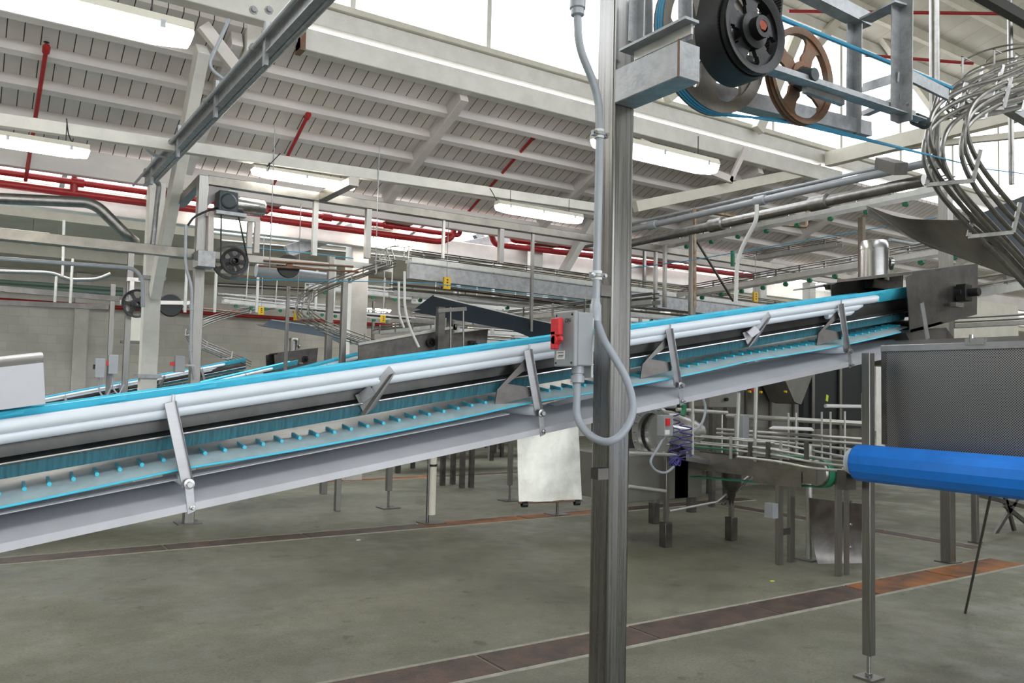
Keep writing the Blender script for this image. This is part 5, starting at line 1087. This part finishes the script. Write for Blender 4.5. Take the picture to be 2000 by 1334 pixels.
t = thing('hopper', 'slanted grey steel hopper above the rails under the belt', 'hopper', tuple(onY(1560, 730, 8.6)))
P1 = [onY(x, y, 8.6) for x, y in ((1530, 735), (1560, 700), (1592, 720), (1565, 790), (1552, 785))]; MB().prism(P1, (0, .5, 0)).build('hopper_body', CAB, t)
t = thing('white_panel_unit', 'white slanted panel with orange buttons behind the tall support tube', 'panel', tuple(onY(1480, 760, 8.5)))
MB().prism([onY(x, y, 8.5) for x, y in ((1456, 762), (1456, 748), (1502, 728), (1502, 738))], (0, .05, 0)).build('slanted_sheet', CREAM, t)
for px, py, m_ in ((1462, 765, YEL), (1468, 762, REDH), (1484, 766, YEL), (1532, 765, YEL)): MB().lathe([(0, -.04), (.018, -.04), (.018, 0)], onY(px, py, 8.5), (0, 1, 0), 12).build('push_button', m_, t)
c = onY(1615, 777, 9.0); tag(MB().hexa([c+V(v_) for v_ in ((-.03, 0, -.05), (.03, 0, -.07), (.03, .005, -.07), (-.03, .005, -.05), (-.01, 0, .06), (.05, 0, .04), (.05, .005, .04), (-.01, .005, .06))]).build('lime_tag', HIVIS), 'small lime coloured tag hanging in the dark machine bay', 'tag')
tag(MB().cyl(onY(1612, 793, 9.3), onY(1682, 794, 9.3), .035, 12).build('white_tube', PAPER), 'bright white horizontal tube in the dark machine bay', 'tube')
c = onY(1692, 800, 6.5); tag(MB().box(c+V((-.04, -.05, -.26)), c+V((.06, .05, .22))).build('junction_box', GREYP, None, .004), 'tall blue grey junction box beside the guard leg', 'box')
# dark frames at lower right
for i, (a, b) in enumerate((((1930, 1065), (1990, 968)), ((1990, 1068), (1962, 968)), ((1905, 965), (2040, 1000)), ((1960, 985), (2040, 1050)))):
    tag(MB().bar(onY(*a, 5.0), onY(*b, 5.0), .03, .05).build('trestle_bar', STEELD), 'dark trestle bar under the blue roller at the right edge', 'bar', 'trestle bars at the right edge')
q = onZ(1905, 1060, 0); post('steel_post', q.x, q.y, 1.2, .06, 'short steel post behind the leaning rod', True)
# small legs seen under the conveyor
for i, (px, py, h_, w_, m_, lab) in enumerate(((758, 992, 1.3, .07, STEEL, 'square steel leg on a threaded foot, left of the white leg'), (995, 978, 1.3, .06, STEEL, 'square steel leg on a threaded foot beside the hanging plate'), (1088, 1005, .9, .05, STEEL, 'steel leg on a threaded foot just below the hanging plate'))):
    q = onZ(px, py, 0); t = thing('conveyor_stand', lab, 'leg stand', tuple(q))
    MB().box((q.x-w_/2, q.y-w_/2, .22), (q.x+w_/2, q.y+w_/2, h_)).build('square_tube', m_, t, .003); MB().cyl((q.x, q.y, .01), (q.x, q.y, .23), .015, 8).build('threaded_rod', STEELD, t); MB().box((q.x-.12, q.y-.12, 0), (q.x+.12, q.y+.12, .012)).build('foot_plate', STEELD, t)
q = onZ(842, 1022, 0); t = thing('conveyor_stand', 'white round leg with a dark band beneath the conveyor', 'leg stand', tuple(q))
MB().cyl((q.x, q.y, .1), (q.x, q.y, 1.4), .048, 18).build('sleeve', CREAM, t); MB().lathe([(.048, 0), (.054, 0), (.054, .025), (.048, .025)], (q.x, q.y, .66), (0, 0, 1), 18).build('band', BLKM, t); MB().box((q.x-.13, q.y-.13, 0), (q.x+.13, q.y+.13, .012)).cyl((q.x-.05, q.y, .01), (q.x-.05, q.y, 1.3), .02, 8).build('foot_plate', STEELD, t)
for i, (px, py) in enumerate(((864, 948), (884, 946), (902, 953), (920, 952), (806, 915), (960, 900), (980, 893), (1390, 990), (1418, 985))):
    q = onZ(px, py, 0); tag(MB().box((q.x-.035, q.y-.035, 0), (q.x+.035, q.y+.035, 1.5)).build('conveyor_stand', STEELD), 'plain grey leg standing in the shade under the conveyors', 'leg stand', 'plain grey legs in the shade')
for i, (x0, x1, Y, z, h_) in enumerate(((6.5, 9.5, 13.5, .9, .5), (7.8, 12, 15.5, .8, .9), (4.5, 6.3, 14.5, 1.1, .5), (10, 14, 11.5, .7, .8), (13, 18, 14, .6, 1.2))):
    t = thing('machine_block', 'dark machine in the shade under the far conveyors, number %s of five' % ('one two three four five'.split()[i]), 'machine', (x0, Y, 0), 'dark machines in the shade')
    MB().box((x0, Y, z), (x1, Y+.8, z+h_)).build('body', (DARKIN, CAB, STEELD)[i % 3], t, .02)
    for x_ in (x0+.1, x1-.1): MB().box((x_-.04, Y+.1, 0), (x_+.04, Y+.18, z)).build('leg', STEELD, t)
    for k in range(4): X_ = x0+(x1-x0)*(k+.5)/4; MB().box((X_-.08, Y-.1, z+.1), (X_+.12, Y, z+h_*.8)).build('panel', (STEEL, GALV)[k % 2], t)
for i, (a, b, Y, r_, m_, lab) in enumerate((((395, 452), (735, 489), 14, .03, ALU, 'white pipe passing behind the far pulleys, topmost of four'), ((430, 470), (980, 520), 15, .025, STEEL, 'thin grey pipe passing behind the far pulleys, second of four'), ((425, 556), (610, 566), 19, .05, STEEL, 'grey pipe passing behind the far pulleys, third of four'), ((425, 574), (610, 583), 19, .045, ALU, 'white pipe passing behind the far pulleys, lowest of four'), ((500, 528), (640, 545), 12.3, .10, GREYC, 'fat grey pipe under the dark disc pulley'), ((860, 560), (1160, 600), 11.5, .03, STEELD, 'dull pipe below the deep beam of the white track'), ((560, 600), (1000, 640), 14.5, .03, STEELD, 'dull pipe behind the yellow plates'))):
    tag(MB().tube([onY(*a, Y), onY(*b, Y)], r_, 10).build('service_pipe', m_), lab, 'pipe')
# crumbs and specks on the floor
for i, (px, py, m_, lab) in enumerate(((1508, 1135, HIVIS, 'lime green scrap lying on a damp patch of floor'), (64, 1092, CONC, 'pale fleck on the floor near the left edge'), (700, 1055, PAPER, 'tiny white chip on the floor behind the front drain'))):
    q = onZ(px, py, 0); tag(MB().box(q+V((-.02, -.012, 0)), q+V((.02, .012, .004))).build('floor_scrap', m_), lab, 'scrap')
